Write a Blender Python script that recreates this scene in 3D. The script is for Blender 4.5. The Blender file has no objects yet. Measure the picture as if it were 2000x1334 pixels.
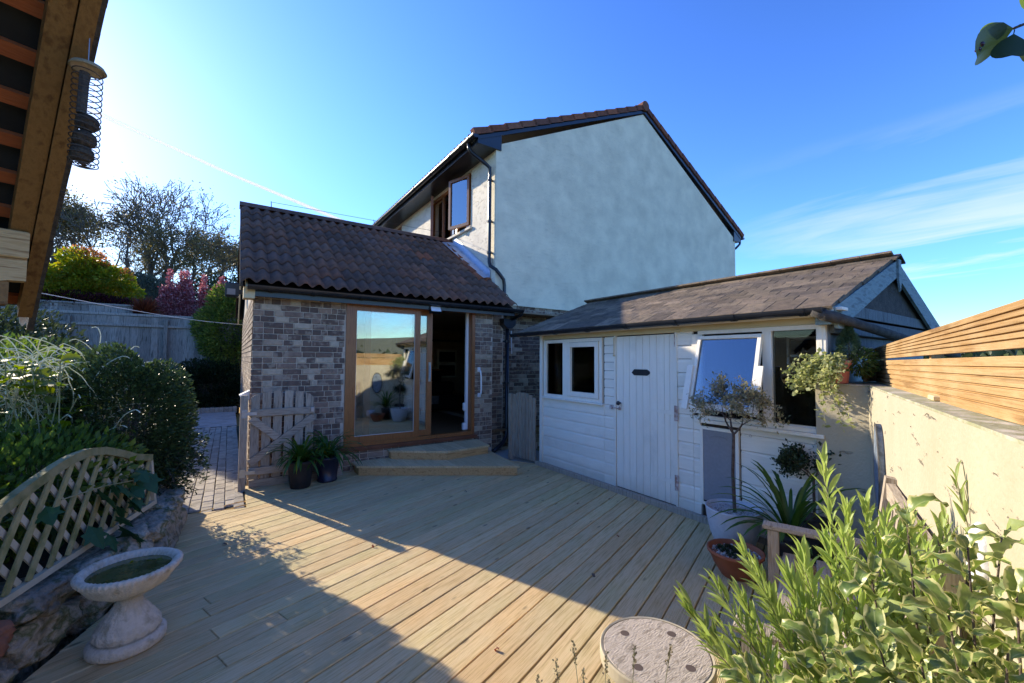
import bpy, math, random
import numpy as np
from mathutils import Vector, Matrix
R_ = math.radians
random.seed(7)
rng = np.random.default_rng(7)
SC = bpy.context.scene
COL = SC.collection

# ------------------------------------------------------------------ camera
F, PITCH, ROLL, YAW, CAMH = 815.0, R_(2.5), R_(0.4), R_(55.9), 1.57
fw = Vector((math.cos(YAW)*math.cos(PITCH), math.sin(YAW)*math.cos(PITCH), math.sin(PITCH)))
rt = Vector((math.sin(YAW), -math.cos(YAW), 0)); up = rt.cross(fw)
cr, sr = math.cos(ROLL), math.sin(ROLL)
rt2 = rt*cr + up*sr; up2 = up*cr - rt*sr
cam = bpy.data.cameras.new('camera'); cam.lens = F*36/2000; cam.sensor_width = 36
cam.clip_start = 0.02; cam.clip_end = 9000
camo = bpy.data.objects.new('camera', cam); COL.objects.link(camo)
mw = Matrix((( rt2.x, up2.x, -fw.x, 0), (rt2.y, up2.y, -fw.y, 0), (rt2.z, up2.z, -fw.z, CAMH), (0, 0, 0, 1)))
camo.matrix_world = mw
SC.camera = camo

# ------------------------------------------------------------------ light
SUN_AZ, SUN_EL = R_(22.3), R_(21.8)      # azimuth measured from +Y towards -X
sd = Vector((-math.sin(SUN_AZ)*math.cos(SUN_EL), math.cos(SUN_AZ)*math.cos(SUN_EL), math.sin(SUN_EL)))
sl = bpy.data.lights.new('sun', 'SUN'); sl.energy = 2.4; sl.angle = R_(0.5); sl.color = (1.0, 0.88, 0.68)
so = bpy.data.objects.new('sun', sl); COL.objects.link(so)
so.rotation_euler = sd.to_track_quat('Z', 'Y').to_euler()
W = bpy.data.worlds.new('World'); SC.world = W; W.use_nodes = True
SC.view_settings.view_transform = 'Standard'; SC.view_settings.look = 'None'
SC.view_settings.exposure = 1.76; SC.view_settings.gamma = 1; SC.view_settings.use_curve_mapping = False
SKY_STRENGTH = 0.15

class NT:
    def __init__(s, tree): s.t = tree
    def n(s, typ, **kw):
        nd = s.t.nodes.new(typ)
        for k, v in kw.items():
            if k.startswith('_'): nd.inputs[int(k[1:])].default_value = v
            elif hasattr(nd, k) and k not in nd.inputs: setattr(nd, k, v)
            else: nd.inputs[k].default_value = v
        return nd
    def l(s, a, b): s.t.links.new(a, b)
    def math(s, op, a, b=None, c=None, clamp=False):
        nd = s.t.nodes.new('ShaderNodeMath'); nd.operation = op; nd.use_clamp = clamp
        for i, v in enumerate((a, b, c)):
            if v is None: continue
            if isinstance(v, (int, float)): nd.inputs[i].default_value = v
            else: s.l(v, nd.inputs[i])
        return nd.outputs[0]
    def mix(s, fac, a, b, blend='MIX'):
        nd = s.t.nodes.new('ShaderNodeMix'); nd.data_type = 'RGBA'; nd.blend_type = blend
        for sock, v in ((nd.inputs[0], fac), (nd.inputs[6], a), (nd.inputs[7], b)):
            if hasattr(v, 'links') or hasattr(v, 'is_output'): s.l(v, sock)
            elif isinstance(v, (int, float)) and sock == nd.inputs[0]: sock.default_value = v
            else: sock.default_value = (v[0], v[1], v[2], 1)
        return nd.outputs[2]
    def ramp(s, fac, stops, mode='LINEAR'):
        nd = s.t.nodes.new('ShaderNodeValToRGB'); cr_ = nd.color_ramp; cr_.interpolation = mode
        while len(cr_.elements) < len(stops): cr_.elements.new(0.5)
        for e, (p, c) in zip(cr_.elements, stops):
            e.position = p; e.color = (c, c, c, 1) if isinstance(c, (int, float)) else (*c[:3], 1)
        s.l(fac, nd.inputs[0]); return nd.outputs[0]

def build_world():
    t = NT(W.node_tree); nt = W.node_tree
    for n in list(nt.nodes): nt.nodes.remove(n)
    out = t.n('ShaderNodeOutputWorld'); bg = t.n('ShaderNodeBackground')
    sky = t.n('ShaderNodeTexSky'); sky.sky_type = 'NISHITA'; sky.sun_disc = False
    sky.sun_elevation = SUN_EL; sky.sun_rotation = -SUN_AZ
    sky.altitude = 100; sky.air_density = 1.0; sky.dust_density = 0.35; sky.ozone_density = 3.5
    tc = t.n('ShaderNodeTexCoord')
    hs = t.n('ShaderNodeHueSaturation'); hs.inputs['Saturation'].default_value = 0.99; hs.inputs['Hue'].default_value = .501; hs.inputs['Value'].default_value = 1.0
    d_ = t.n('ShaderNodeVectorMath', operation='SCALE'); t.l(sky.outputs[0], d_.inputs[0]); d_.inputs['Scale'].default_value = 1/2.6
    gm = t.n('ShaderNodeGamma'); t.l(d_.outputs[0], gm.inputs[0]); gm.inputs[1].default_value = 1.88
    e_ = t.n('ShaderNodeVectorMath', operation='SCALE'); t.l(gm.outputs[0], e_.inputs[0]); e_.inputs['Scale'].default_value = 2.6
    t.l(e_.outputs[0], hs.inputs['Color'])
    sep = t.n('ShaderNodeSeparateXYZ'); t.l(tc.outputs['Generated'], sep.inputs[0])
    z = t.math('MAXIMUM', sep.outputs[2], 0.0)
    zz = t.math('ADD', z, 0.12)
    cx = t.math('DIVIDE', sep.outputs[0], zz); cy = t.math('DIVIDE', sep.outputs[1], zz)
    cmb = t.n('ShaderNodeCombineXYZ'); t.l(cx, cmb.inputs[0]); t.l(cy, cmb.inputs[1])
    mp = t.n('ShaderNodeMapping'); mp.inputs['Rotation'].default_value = (0, 0, R_(-6)); mp.inputs['Scale'].default_value = (2.3, 0.55, 1)
    mp.inputs['Location'].default_value = (0.7, 3.1, 0)
    t.l(cmb.outputs[0], mp.inputs[0])
    no = t.n('ShaderNodeTexNoise'); no.inputs['Scale'].default_value = 1.0; no.inputs['Detail'].default_value = 9
    no.inputs['Roughness'].default_value = 0.58; no.inputs['Distortion'].default_value = 0.5
    t.l(mp.outputs[0], no.inputs['Vector'])
    wisps = t.ramp(no.outputs[0], [(0.47, 0.0), (0.64, 1.0)])
    # cirrus bank low in one quarter, widened unseen behind camera as added neutral fill
    dot = t.n('ShaderNodeVectorMath', operation='DOT_PRODUCT'); t.l(tc.outputs['Generated'], dot.inputs[0]); dot.inputs[1].default_value = (0.75, -0.65, 0.10)
    bank = t.ramp(dot.outputs['Value'], [(0.32, 0.0), (0.62, 1.0)])
    low = t.ramp(sep.outputs[2], [(0.16, 1.0), (0.40, 0.0)])
    m = t.math('MULTIPLY', t.math('MULTIPLY', wisps, bank), t.math('MULTIPLY', low, 0.72))
    col = t.mix(m, hs.outputs[0], (4.4, 4.6, 5.0))
    bg.inputs['Strength'].default_value = SKY_STRENGTH
    lum = t.n('ShaderNodeVectorMath', operation='DOT_PRODUCT'); t.l(col, lum.inputs[0]); lum.inputs[1].default_value = (.2, .5, .3)
    k = t.math('DIVIDE', 1.0, t.math('MULTIPLY_ADD', lum.outputs['Value'], 0.24, 1.0))
    sc_ = t.n('ShaderNodeVectorMath', operation='SCALE'); t.l(col, sc_.inputs[0]); t.l(k, sc_.inputs['Scale']); col = sc_.outputs[0]
    t.l(col, bg.inputs['Color']); t.l(bg.outputs[0], out.inputs[0])
build_world()

# ------------------------------------------------------------------ materials
def mat(name, cols, nscale=4.0, stretch=(1, 1, 1), rough=0.8, bump=0.25, bscale=None, bstretch=None, detail=5,
        spec=0.3, objvar=0.0, objcols=None, island=None, transl=0.0, extra=None, metal=0.0, coat=0.0, bdist=0.004, mid=(0.35, 0.65), world=False):
    m = bpy.data.materials.new(name); m.use_nodes = True
    t = NT(m.node_tree); nt = m.node_tree
    for n in list(nt.nodes): nt.nodes.remove(n)
    out = t.n('ShaderNodeOutputMaterial'); b = t.n('ShaderNodeBsdfPrincipled')
    tc = t.n('ShaderNodeTexCoord'); oi = t.n('ShaderNodeObjectInfo')
    off = t.n('ShaderNodeVectorMath', operation='MULTIPLY'); t.l(oi.outputs['Random'], off.inputs[0]); off.inputs[1].default_value = (31.7, 57.3, 91.1)
    add = t.n('ShaderNodeVectorMath', operation='ADD'); t.l(tc.outputs['Object'], add.inputs[0]); t.l(off.outputs[0], add.inputs[1])
    vec = add.outputs[0]
    mp = t.n('ShaderNodeMapping'); mp.inputs['Scale'].default_value = stretch; t.l(vec, mp.inputs[0])
    no = t.n('ShaderNodeTexNoise'); no.inputs['Scale'].default_value = nscale; no.inputs['Detail'].default_value = detail; no.inputs['Roughness'].default_value = 0.6
    t.l(mp.outputs[0], no.inputs['Vector'])
    if len(cols) == 1: cols = [cols[0], tuple(c*0.8 for c in cols[0])]
    st = [(mid[0] + (mid[1]-mid[0])*i/(len(cols)-1), c) for i, c in enumerate(cols)]
    col = t.ramp(no.outputs[0], st)
    if objcols:
        rc = t.ramp(oi.outputs['Random'], [(i/len(objcols), c) for i, c in enumerate(objcols)], 'CONSTANT')
        col = t.mix(1.0, col, rc, 'MULTIPLY')
    if objvar:
        r2 = t.math('FRACT', t.math('MULTIPLY', oi.outputs['Random'], 7.31))
        v = t.math('MULTIPLY_ADD', r2, 2*objvar, 1-objvar)
        hs = t.n('ShaderNodeHueSaturation'); t.l(v, hs.inputs['Value']); t.l(col, hs.inputs['Color']); col = hs.outputs[0]
    if island:
        ge = t.n('ShaderNodeNewGeometry')
        rc = t.ramp(ge.outputs['Random Per Island'], [(i/max(1, len(island)-1), c) for i, c in enumerate(island)])
        col = t.mix(1.0, col, rc, 'MULTIPLY')
    ctx = dict(t=t, vec=vec, col=col, height=None, oi=oi, tc=tc, b=b)
    if extra: extra(ctx)
    col = ctx['col']
    t.l(col, b.inputs['Base Color']); b.inputs['Roughness'].default_value = rough
    b.inputs['Specular IOR Level'].default_value = spec; b.inputs['Metallic'].default_value = metal
    if coat: b.inputs['Coat Weight'].default_value = coat; b.inputs['Coat Roughness'].default_value = 0.15
    if bump or ctx['height'] is not None:
        mb = t.n('ShaderNodeMapping'); mb.inputs['Scale'].default_value = bstretch or stretch; t.l(vec, mb.inputs[0])
        n2 = t.n('ShaderNodeTexNoise'); n2.inputs['Scale'].default_value = bscale or nscale*4; n2.inputs['Detail'].default_value = 4
        t.l(mb.outputs[0], n2.inputs['Vector']); h = n2.outputs[0]
        if ctx['height'] is not None: h = t.math('ADD', t.math('MULTIPLY', h, bump), ctx['height'])
        else: h = t.math('MULTIPLY', h, bump)
        bp = t.n('ShaderNodeBump'); bp.inputs['Strength'].default_value = 1.0; bp.inputs['Distance'].default_value = bdist*4
        t.l(h, bp.inputs['Height']); t.l(bp.outputs[0], b.inputs['Normal'])
    sh = b.outputs[0]
    if transl:
        tr = t.n('ShaderNodeBsdfTranslucent')
        tcol = t.n('ShaderNodeHueSaturation'); tcol.inputs['Saturation'].default_value = 1.1; tcol.inputs['Value'].default_value = 1.6
        t.l(col, tcol.inputs['Color']); t.l(tcol.outputs[0], tr.inputs[0])
        mx = t.n('ShaderNodeMixShader'); mx.inputs[0].default_value = transl
        t.l(sh, mx.inputs[1]); t.l(tr.outputs[0], mx.inputs[2]); sh = mx.outputs[0]
    t.l(sh, out.inputs[0])
    return m

def glass_mat(name, tint=(0.9, 0.95, 0.95), refl=0.25, rough=0.0):
    m = bpy.data.materials.new(name); m.use_nodes = True; t = NT(m.node_tree)
    for n in list(m.node_tree.nodes): m.node_tree.nodes.remove(n)
    out = t.n('ShaderNodeOutputMaterial'); tr = t.n('ShaderNodeBsdfTransparent'); gl = t.n('ShaderNodeBsdfGlossy'); gl.inputs['Roughness'].default_value = rough
    tr.inputs[0].default_value = (*tint, 1)
    fr = t.n('ShaderNodeFresnel'); fr.inputs[0].default_value = 1.5
    f = t.math('ADD', t.math('MULTIPLY', fr.outputs[0], 1.0), refl, clamp=True)
    mx = t.n('ShaderNodeMixShader'); t.l(f, mx.inputs[0]); t.l(tr.outputs[0], mx.inputs[1]); t.l(gl.outputs[0], mx.inputs[2]); t.l(mx.outputs[0], out.inputs[0])
    return m

def x_grooves(ctx):      # fine milled ribs running along the board, plus knots
    t = ctx['t']; sp = t.n('ShaderNodeSeparateXYZ'); t.l(ctx['tc'].outputs['Object'], sp.inputs[0])
    s = t.math('SINE', t.math('MULTIPLY', sp.outputs[1], 2*math.pi/0.0078))
    g = t.math('SMOOTH_MIN', s, 0.35, 0.3)
    ctx['height'] = t.math('MULTIPLY', g, 0.11)
    vo = t.n('ShaderNodeTexVoronoi'); vo.inputs['Scale'].default_value = 1.0
    mp = t.n('ShaderNodeMapping'); mp.inputs['Scale'].default_value = (2.6, 7, 1); t.l(ctx['vec'], mp.inputs[0]); t.l(mp.outputs[0], vo.inputs['Vector'])
    k = t.ramp(vo.outputs['Distance'], [(0.05, 1.0), (0.11, 0.0)])
    ctx['col'] = t.mix(t.math('MULTIPLY', k, 0.65), ctx['col'], (0.11, 0.07, 0.035))
    n3 = t.n('ShaderNodeTexNoise'); n3.inputs['Scale'].default_value = 0.9; n3.inputs['Detail'].default_value = 3
    mp3 = t.n('ShaderNodeMapping'); mp3.inputs['Scale'].default_value = (1, 2.2, 1); t.l(ctx['vec'], mp3.inputs[0]); t.l(mp3.outputs[0], n3.inputs['Vector'])
    tint = t.ramp(n3.outputs[0], [(0.33, (1.02, 0.93, 0.86)), (0.5, (1, 1, 1)), (0.68, (0.90, 0.97, 0.90))])
    ctx['col'] = t.mix(1.0, ctx['col'], tint, 'MULTIPLY')

def render_drag(scale, strength, tilt=0.0, th=(.34, .44), dk=.05):
    def f(ctx):
        t = ctx['t']
        mp = t.n('ShaderNodeMapping'); mp.inputs['Scale'].default_value = scale; mp.inputs['Rotation'].default_value = (0, tilt, 0); t.l(ctx['tc'].outputs['Object'], mp.inputs[0])
        no = t.n('ShaderNodeTexNoise'); no.inputs['Scale'].default_value = 1.0; no.inputs['Detail'].default_value = 5; no.inputs['Roughness'].default_value = 0.65
        t.l(mp.outputs[0], no.inputs['Vector'])
        r = t.ramp(no.outputs[0], [(th[0], 0.0), (th[1], 1.0)])
        ctx['height'] = t.math('MULTIPLY', r, strength)
        ctx['col'] = t.mix(t.math('MULTIPLY', t.math('SUBTRACT', 1.0, r), dk), ctx['col'], (0.25, 0.27, 0.25))
        n2 = t.n('ShaderNodeTexNoise'); n2.inputs['Scale'].default_value = 0.5; n2.inputs['Detail'].default_value = 4; t.l(ctx['tc'].outputs['Object'], n2.inputs['Vector'])
        st = t.ramp(n2.outputs[0], [(0.4, (1, 1, 1)), (0.7, (0.96, 0.96, 0.95))])
        ctx['col'] = t.mix(1.0, ctx['col'], st, 'MULTIPLY')
    return f

BRK0 = [(.09,.062,.055),(.11,.075,.065),(.08,.058,.054),(.20,.135,.11),(.40,.33,.265),(.09,.068,.062),(.15,.10,.085),(.42,.355,.29),(.11,.08,.075),(.30,.225,.18),(.075,.055,.052),(.38,.315,.25)]
BRK = [(.15,.10,.074),(.18,.12,.09),(.13,.088,.068),(.27,.185,.135),(.48,.385,.28),(.155,.104,.08),(.22,.15,.112),(.17,.118,.092),(.41,.31,.225),(.125,.086,.068)]
def smear(ctx):
    t = ctx['t']; n = t.n('ShaderNodeTexNoise'); n.inputs['Scale'].default_value = 11; n.inputs['Detail'].default_value = 4; t.l(ctx['vec'], n.inputs['Vector'])
    ctx['col'] = t.mix(t.math('MULTIPLY', t.ramp(n.outputs[0], [(.54, 0.0), (.62, 1.0)]), .45), ctx['col'], (.46, .375, .275))
def paintwear(ctx):
    t = ctx['t']; n = t.n('ShaderNodeTexNoise'); n.inputs['Scale'].default_value = 1.6; n.inputs['Detail'].default_value = 8; n.inputs['Roughness'].default_value = .7; t.l(ctx['vec'], n.inputs['Vector'])
    ctx['col'] = t.mix(t.math('MULTIPLY', t.ramp(n.outputs[0], [(.55, 0.0), (.80, 1.0)]), .35), ctx['col'], (.33, .32, .26))
    g = t.n('ShaderNodeNewGeometry'); s = t.n('ShaderNodeSeparateXYZ'); t.l(g.outputs['Position'], s.inputs[0])
    low = t.ramp(t.math('ADD', s.outputs[2], t.math('MULTIPLY', n.outputs[0], .35)), [(.16, 1.0), (.42, 0.0)])
    ctx['col'] = t.mix(t.math('MULTIPLY', low, .45), ctx['col'], (.22, .20, .13))
def stains(col, amt=.35, sc=(1.3, 1.3, .35)):
    def f(ctx):
        t = ctx['t']; mp = t.n('ShaderNodeMapping'); mp.inputs['Scale'].default_value = sc; t.l(ctx['tc'].outputs['Object'], mp.inputs[0])
        n = t.n('ShaderNodeTexNoise'); n.inputs['Scale'].default_value = 1.5; n.inputs['Detail'].default_value = 7; n.inputs['Roughness'].default_value = .65; t.l(mp.outputs[0], n.inputs['Vector'])
        ctx['col'] = t.mix(t.math('MULTIPLY', t.ramp(n.outputs[0], [(.48, 0.0), (.72, 1.0)]), amt), ctx['col'], col)
    return f
def crevice_shade(ctx):  # shade painted into the colour of hollows so the carved ribs show
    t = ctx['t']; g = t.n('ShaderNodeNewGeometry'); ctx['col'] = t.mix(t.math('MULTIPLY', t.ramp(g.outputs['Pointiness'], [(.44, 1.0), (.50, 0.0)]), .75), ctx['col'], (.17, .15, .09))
def chain(*fs):
    def f(ctx):
        for q in fs: q(ctx)
    return f
M = dict(
 deck=mat('deck_wood', [(.42,.28,.125),(.63,.465,.225),(.75,.58,.32),(.53,.38,.175)], nscale=5, stretch=(.9, 20, 8), rough=.74, bump=.14, bscale=40, bstretch=(.5, 8, 4), objvar=.10, detail=8, extra=x_grooves, mid=(.28, .72)),
 deckstep=mat('step_board_wood', [(.42,.29,.14),(.58,.43,.23),(.68,.52,.30)], nscale=5, stretch=(.9, 18, 8), rough=.8, bump=.14, bscale=40, bstretch=(.5, 8, 4), objvar=.14, detail=8, mid=(.28, .72)),
 joist=mat('dark_joist', [(.05,.028,.016)], bump=0),
 newwood=mat('new_wood', [(.46,.26,.10),(.54,.33,.14),(.36,.19,.07)], nscale=4, stretch=(.6, 9, 9), bump=.1, rough=.7, objvar=.08),
 oldwood=mat('weathered_wood', [(.32,.26,.19),(.43,.36,.275),(.23,.18,.13)], nscale=6, stretch=(9, 9, .7), bump=.3, rough=.9, objvar=.14),
 oldwoodx=mat('weathered_wood_rail', [(.32,.26,.19),(.43,.36,.275),(.23,.18,.13)], nscale=6, stretch=(.7, 9, 9), bump=.3, rough=.9, objvar=.1),
 greywood=mat('silvered_wood', [(.13,.15,.16),(.21,.235,.245),(.09,.105,.11)], nscale=7, stretch=(10, 10, .7), bump=.4, rough=.95, objvar=.2),
 barge=mat('blue_grey_barge', [(.20,.26,.27),(.27,.34,.34),(.15,.19,.20)], nscale=5, stretch=(1.2, 6, 6), bump=.3, rough=.85),
 fence=mat('orange_cedar', [(.35,.205,.08),(.43,.265,.115),(.26,.145,.055)], nscale=3.5, stretch=(.5, 14, 14), bump=.15, rough=.62, objvar=.08, extra=stains((.62,.46,.26), .55, (1.2, 5, 3))),
 farfence=mat('grey_fence_board', [(.21,.20,.165),(.33,.31,.265),(.11,.105,.085)], nscale=5, stretch=(8, 8, .6), bump=.3, rough=.95, objvar=.28),
 gaz=mat('oiled_softwood', [(.17,.085,.025),(.22,.115,.036),(.12,.056,.016)], nscale=4, stretch=(7, .8, 7), bump=.15, rough=.6),
 gazl=mat('pale_beam_wood', [(.40,.26,.115),(.48,.33,.16),(.26,.15,.06)], nscale=5, stretch=(1, 3, 12), bump=.15, rough=.7),
 batten=mat('red_batten', [(.36,.10,.03),(.28,.075,.025)], nscale=5, stretch=(1, 8, 8), bump=.15, rough=.8),
 felt=mat('black_membrane', [(.012,.013,.015),(.02,.022,.025)], bump=.1, rough=.7),
 slate=mat('dark_slate', [(.05,.045,.042),(.09,.08,.07)], nscale=20, bump=.4, rough=.9),
 mortar=mat('mortar', [(.50,.42,.32),(.57,.485,.38),(.41,.335,.255)], nscale=9, bump=.3, bscale=120, rough=.95),
 brick=mat('brick_face', [(.8,.8,.8),(1,1,1),(1.15,1.1,1.05)], nscale=16, bump=.35, bscale=90, rough=.9, objcols=BRK, objvar=.12, extra=smear),
 bricki=mat('brick_face_far', [(.85,.85,.85),(1,1,1),(1.15,1.1,1.05)], nscale=16, bump=.35, bscale=90, rough=.9, island=[(.15,.10,.074),(.18,.125,.096),(.48,.385,.28),(.155,.104,.08),(.25,.17,.125),(.13,.09,.07),(.41,.31,.225)], extra=smear),
 render=mat('white_render', [(.95,.84,.61)], nscale=2, bump=.12, bscale=60, rough=.92, extra=chain(render_drag((6, 6, 60), .18, R_(4)), stains((.70,.63,.48), .05, (.8, .8, .3)))),
 cream=mat('cream_render', [(.82,.74,.60)], nscale=2, bump=.15, bscale=60, rough=.92, extra=render_drag((9, 9, 26), .5, .5)),
 wall=mat('garden_wall_render', [(.45,.395,.285),(.49,.43,.315)], nscale=3, bump=.25, bscale=45, rough=.93, extra=chain(render_drag((5, 5, 24), 1.1, .5, (.30, .36), .10), stains((.36,.31,.20), .45, (1.5, 1.5, .8)))),
 cap=mat('mossy_cap', [(.50,.46,.36),(.30,.30,.17),(.58,.54,.44)], nscale=7, bump=.3, rough=.95),
 white=mat('white_paint', [(.84,.77,.64),(.89,.82,.69)], nscale=4, stretch=(8, 1, 8), bump=.12, rough=.55, objvar=.04, extra=paintwear),
 whitev=mat('white_paint_vertical', [(.84,.77,.64),(.89,.82,.69)], nscale=4, stretch=(8, 8, 1), bump=.12, rough=.55, objvar=.03, extra=paintwear),
 creamp=mat('cream_paint', [(.64,.50,.28),(.70,.56,.33)], nscale=4, bump=.08, rough=.6),
 upvc=mat('white_plastic', [(.78,.78,.78),(.74,.74,.75)], bump=0, rough=.3, spec=.5),
 oak=mat('golden_oak_frame', [(.25,.085,.022),(.31,.115,.032),(.19,.06,.015)], nscale=6, stretch=(12, 12, .8), bump=.05, rough=.35, spec=.5),
 oakd=mat('dark_oak_trim', [(.17,.06,.03),(.12,.04,.02)], nscale=6, bump=.05, rough=.4, spec=.5),
 black=mat('black_plastic', [(.012,.014,.018),(.02,.022,.028)], nscale=3, bump=0, rough=.28, spec=.5),
 tile=mat('brown_roof_tile', [(.75,.75,.78),(1,1,1),(1.25,1.15,1.1)], nscale=9, bump=.35, bscale=110, rough=.85, spec=.25, objvar=.15,
          objcols=[(.15,.088,.062),(.165,.094,.066),(.13,.08,.06),(.19,.098,.064),(.15,.092,.072),(.20,.098,.064)]),
 tiler=mat('red_roof_tile', [(.8,.8,.8),(1,1,1),(1.2,1.1,1.05)], nscale=12, bump=.35, bscale=110, rough=.9, spec=.2, objvar=.15,
          objcols=[(.27,.10,.055),(.20,.08,.05),(.24,.11,.07),(.16,.075,.055)]),
 shingle=mat('brown_plain_tile', [(.7,.7,.7),(1,1,1),(1.25,1.2,1.1)], nscale=14, bump=.5, bscale=120, rough=.95, spec=.15, objvar=.26, extra=stains((.12,.115,.07), .3, (3, 3, 3)),
          objcols=[(.19,.145,.10),(.22,.165,.115),(.165,.125,.09),(.14,.11,.085)]),
 lead=mat('lead_flashing', [(.36,.42,.50),(.42,.48,.56),(.30,.35,.42)], nscale=5, bump=.2, rough=.45, spec=.5, metal=.3),
 dark=mat('dark_interior', [(.02,.016,.013)], bump=0, rough=.9),
 room=mat('room_wall', [(.34,.24,.15)], bump=0, rough=.9),
 floor=mat('room_floor', [(.20,.11,.055),(.26,.15,.08)], nscale=3, stretch=(1, 8, 1), bump=0, rough=.35),
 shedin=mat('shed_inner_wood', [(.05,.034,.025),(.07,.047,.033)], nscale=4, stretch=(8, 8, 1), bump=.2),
 paver=mat('paving_block', [(.36,.31,.24),(.45,.39,.31),(.28,.24,.19)], nscale=7, bump=.3, bscale=70, rough=.93, objvar=.14),
 conc=mat('concrete', [(.33,.31,.27),(.40,.38,.34),(.27,.26,.23)], nscale=3, bump=.25, bscale=50, rough=.95),
 joint=mat('mossy_joint', [(.035,.045,.018),(.06,.055,.03)], nscale=20, bump=.3, rough=1),
 soil=mat('soil', [(.03,.022,.014),(.05,.038,.024)], nscale=10, bump=.6, rough=1),
 grass=mat('dry_grass', [(.17,.17,.07),(.24,.22,.11),(.12,.13,.05)], nscale=6, bump=.6, rough=1),
 rock=mat('mossy_stone', [(.07,.085,.035),(.20,.18,.13),(.36,.32,.25),(.10,.115,.05),(.42,.35,.25)], nscale=7, bump=1.2, bscale=22, rough=.95, objvar=.25, bdist=.008, mid=(.3,.7)),
 rockr=mat('reddish_stone', [(.30,.13,.075),(.22,.10,.06)], nscale=6, bump=.8, bscale=30, rough=.95),
 caststone=mat('cast_stone', [(.58,.48,.35),(.68,.58,.45),(.46,.37,.25)], nscale=12, bump=.5, bscale=90, rough=.9, extra=crevice_shade),
 trellis=mat('mossy_trellis_wood', [(.25,.22,.09),(.33,.28,.13),(.19,.18,.065)], nscale=6, bump=.25, rough=.9, objvar=.15),
 trellisb=mat('pale_trellis_lath', [(.42,.35,.23),(.50,.43,.30)], nscale=6, bump=.2, rough=.9, objvar=.1),
 drum=mat('weathered_ply_top', [(.45,.37,.28),(.56,.47,.37),(.33,.27,.20)], nscale=14, stretch=(1, 3.5, 1), bump=.35, bscale=60, rough=.9),
 drumdark=mat('knot_stain', [(.14,.10,.08)], bump=.1, rough=.9),
 greypot=mat('pale_grey_pot', [(.50,.50,.52),(.56,.56,.58)], nscale=30, bump=.1, rough=.8),
 terra=mat('terracotta', [(.38,.12,.055),(.31,.095,.045)], nscale=6, bump=.12, rough=.75),
 pink=mat('pink_pot', [(.66,.25,.20),(.60,.21,.17)], nscale=3, bump=.05, rough=.6),
 blackpot=mat('black_pot', [(.022,.02,.02),(.035,.03,.028)], nscale=8, bump=.1, rough=.5),
 bluepot=mat('navy_pot', [(.012,.014,.035)], nscale=8, bump=.05, rough=.3, spec=.5),
 gravel=mat('white_gravel', [(.80,.78,.74)], bump=0, rough=.8, island=[(1,1,1),(.8,.78,.75),(1,.98,.95),(.35,.3,.27),(.95,.95,.95)]),
 greypan=mat('grey_panel', [(.24,.235,.245),(.27,.265,.275)], nscale=40, bump=.05, rough=.6),
 metal=mat('galvanised_metal', [(.35,.38,.42),(.28,.30,.34)], nscale=8, bump=.1, rough=.4, metal=.7),
 rust=mat('rusty_paint', [(.35,.20,.15),(.62,.56,.52)], nscale=30, bump=.1, rough=.7),
 feed=mat('fat_ball', [(.045,.035,.028),(.09,.07,.05)], nscale=30, bump=1.0, bscale=60, rough=1),
 bark=mat('bark', [(.10,.085,.065),(.17,.15,.12),(.07,.06,.045)], nscale=10, stretch=(4, 4, 1), bump=.6, rough=.95),
 stemb=mat('dark_twig', [(.075,.05,.04),(.14,.11,.09)], nscale=30, bump=.3, rough=.8),
 stemg=mat('green_stem', [(.22,.24,.10),(.28,.24,.13)], nscale=20, bump=.1, rough=.7),
 stalk=mat('pale_seed_stalk', [(.66,.66,.48),(.78,.76,.60)], nscale=20, bump=.1, rough=.8, transl=.25),
 blue=mat('blue_plastic', [(.03,.24,.60)], bump=0, rough=.3, spec=.5),
 yellow=mat('yellow_plastic', [(.75,.68,.06)], bump=0, rough=.3, spec=.5),
 screen=mat('black_screen', [(.006,.006,.008)], bump=0, rough=.2, spec=.5),
 leather=mat('black_leather', [(.012,.01,.01)], nscale=6, bump=.2, rough=.45),
 fur=mat('grey_throw', [(.10,.095,.09),(.16,.15,.14)], nscale=20, bump=.6, rough=1),
 oven=mat('oven_trim', [(.50,.44,.34)], bump=0, rough=.4),
 algae=mat('algae_water', [(.085,.08,.022),(.12,.11,.04),(.06,.06,.018)], nscale=8, bump=.02, rough=.06, spec=.6),
 berry=mat('dark_berry', [(.05,.008,.03)], bump=0, rough=.25, spec=.5),
 petal=mat('pale_petal', [(.80,.72,.78)], bump=0, rough=.7, transl=.3),
 shell=mat('white_shell', [(.85,.85,.86)], nscale=20, bump=.15, rough=.5),
 line=mat('white_line', [(.72,.72,.70)], bump=0, rough=.7),
 glass=glass_mat('window_glass', refl=0.26), glass2=glass_mat('shed_glass', refl=-0.01, tint=(.92,.93,.92)), glass4=glass_mat('sash_glass', tint=(.6,.7,.8), refl=0.10), glass3=glass_mat('bluish_glass', tint=(.75,.82,.9), refl=0.28),
)
def leafmat(name, base, island, transl=.35, rough=.5, spec=.35, extra=None):
    return mat(name, [base, tuple(c*.82 for c in base)], nscale=8, bump=0, rough=rough, spec=spec, island=island, transl=transl, extra=extra)
G1 = [(.6,.6,.6),(1,1,1),(1.35,1.3,1.0),(.8,.85,.8)]
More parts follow.
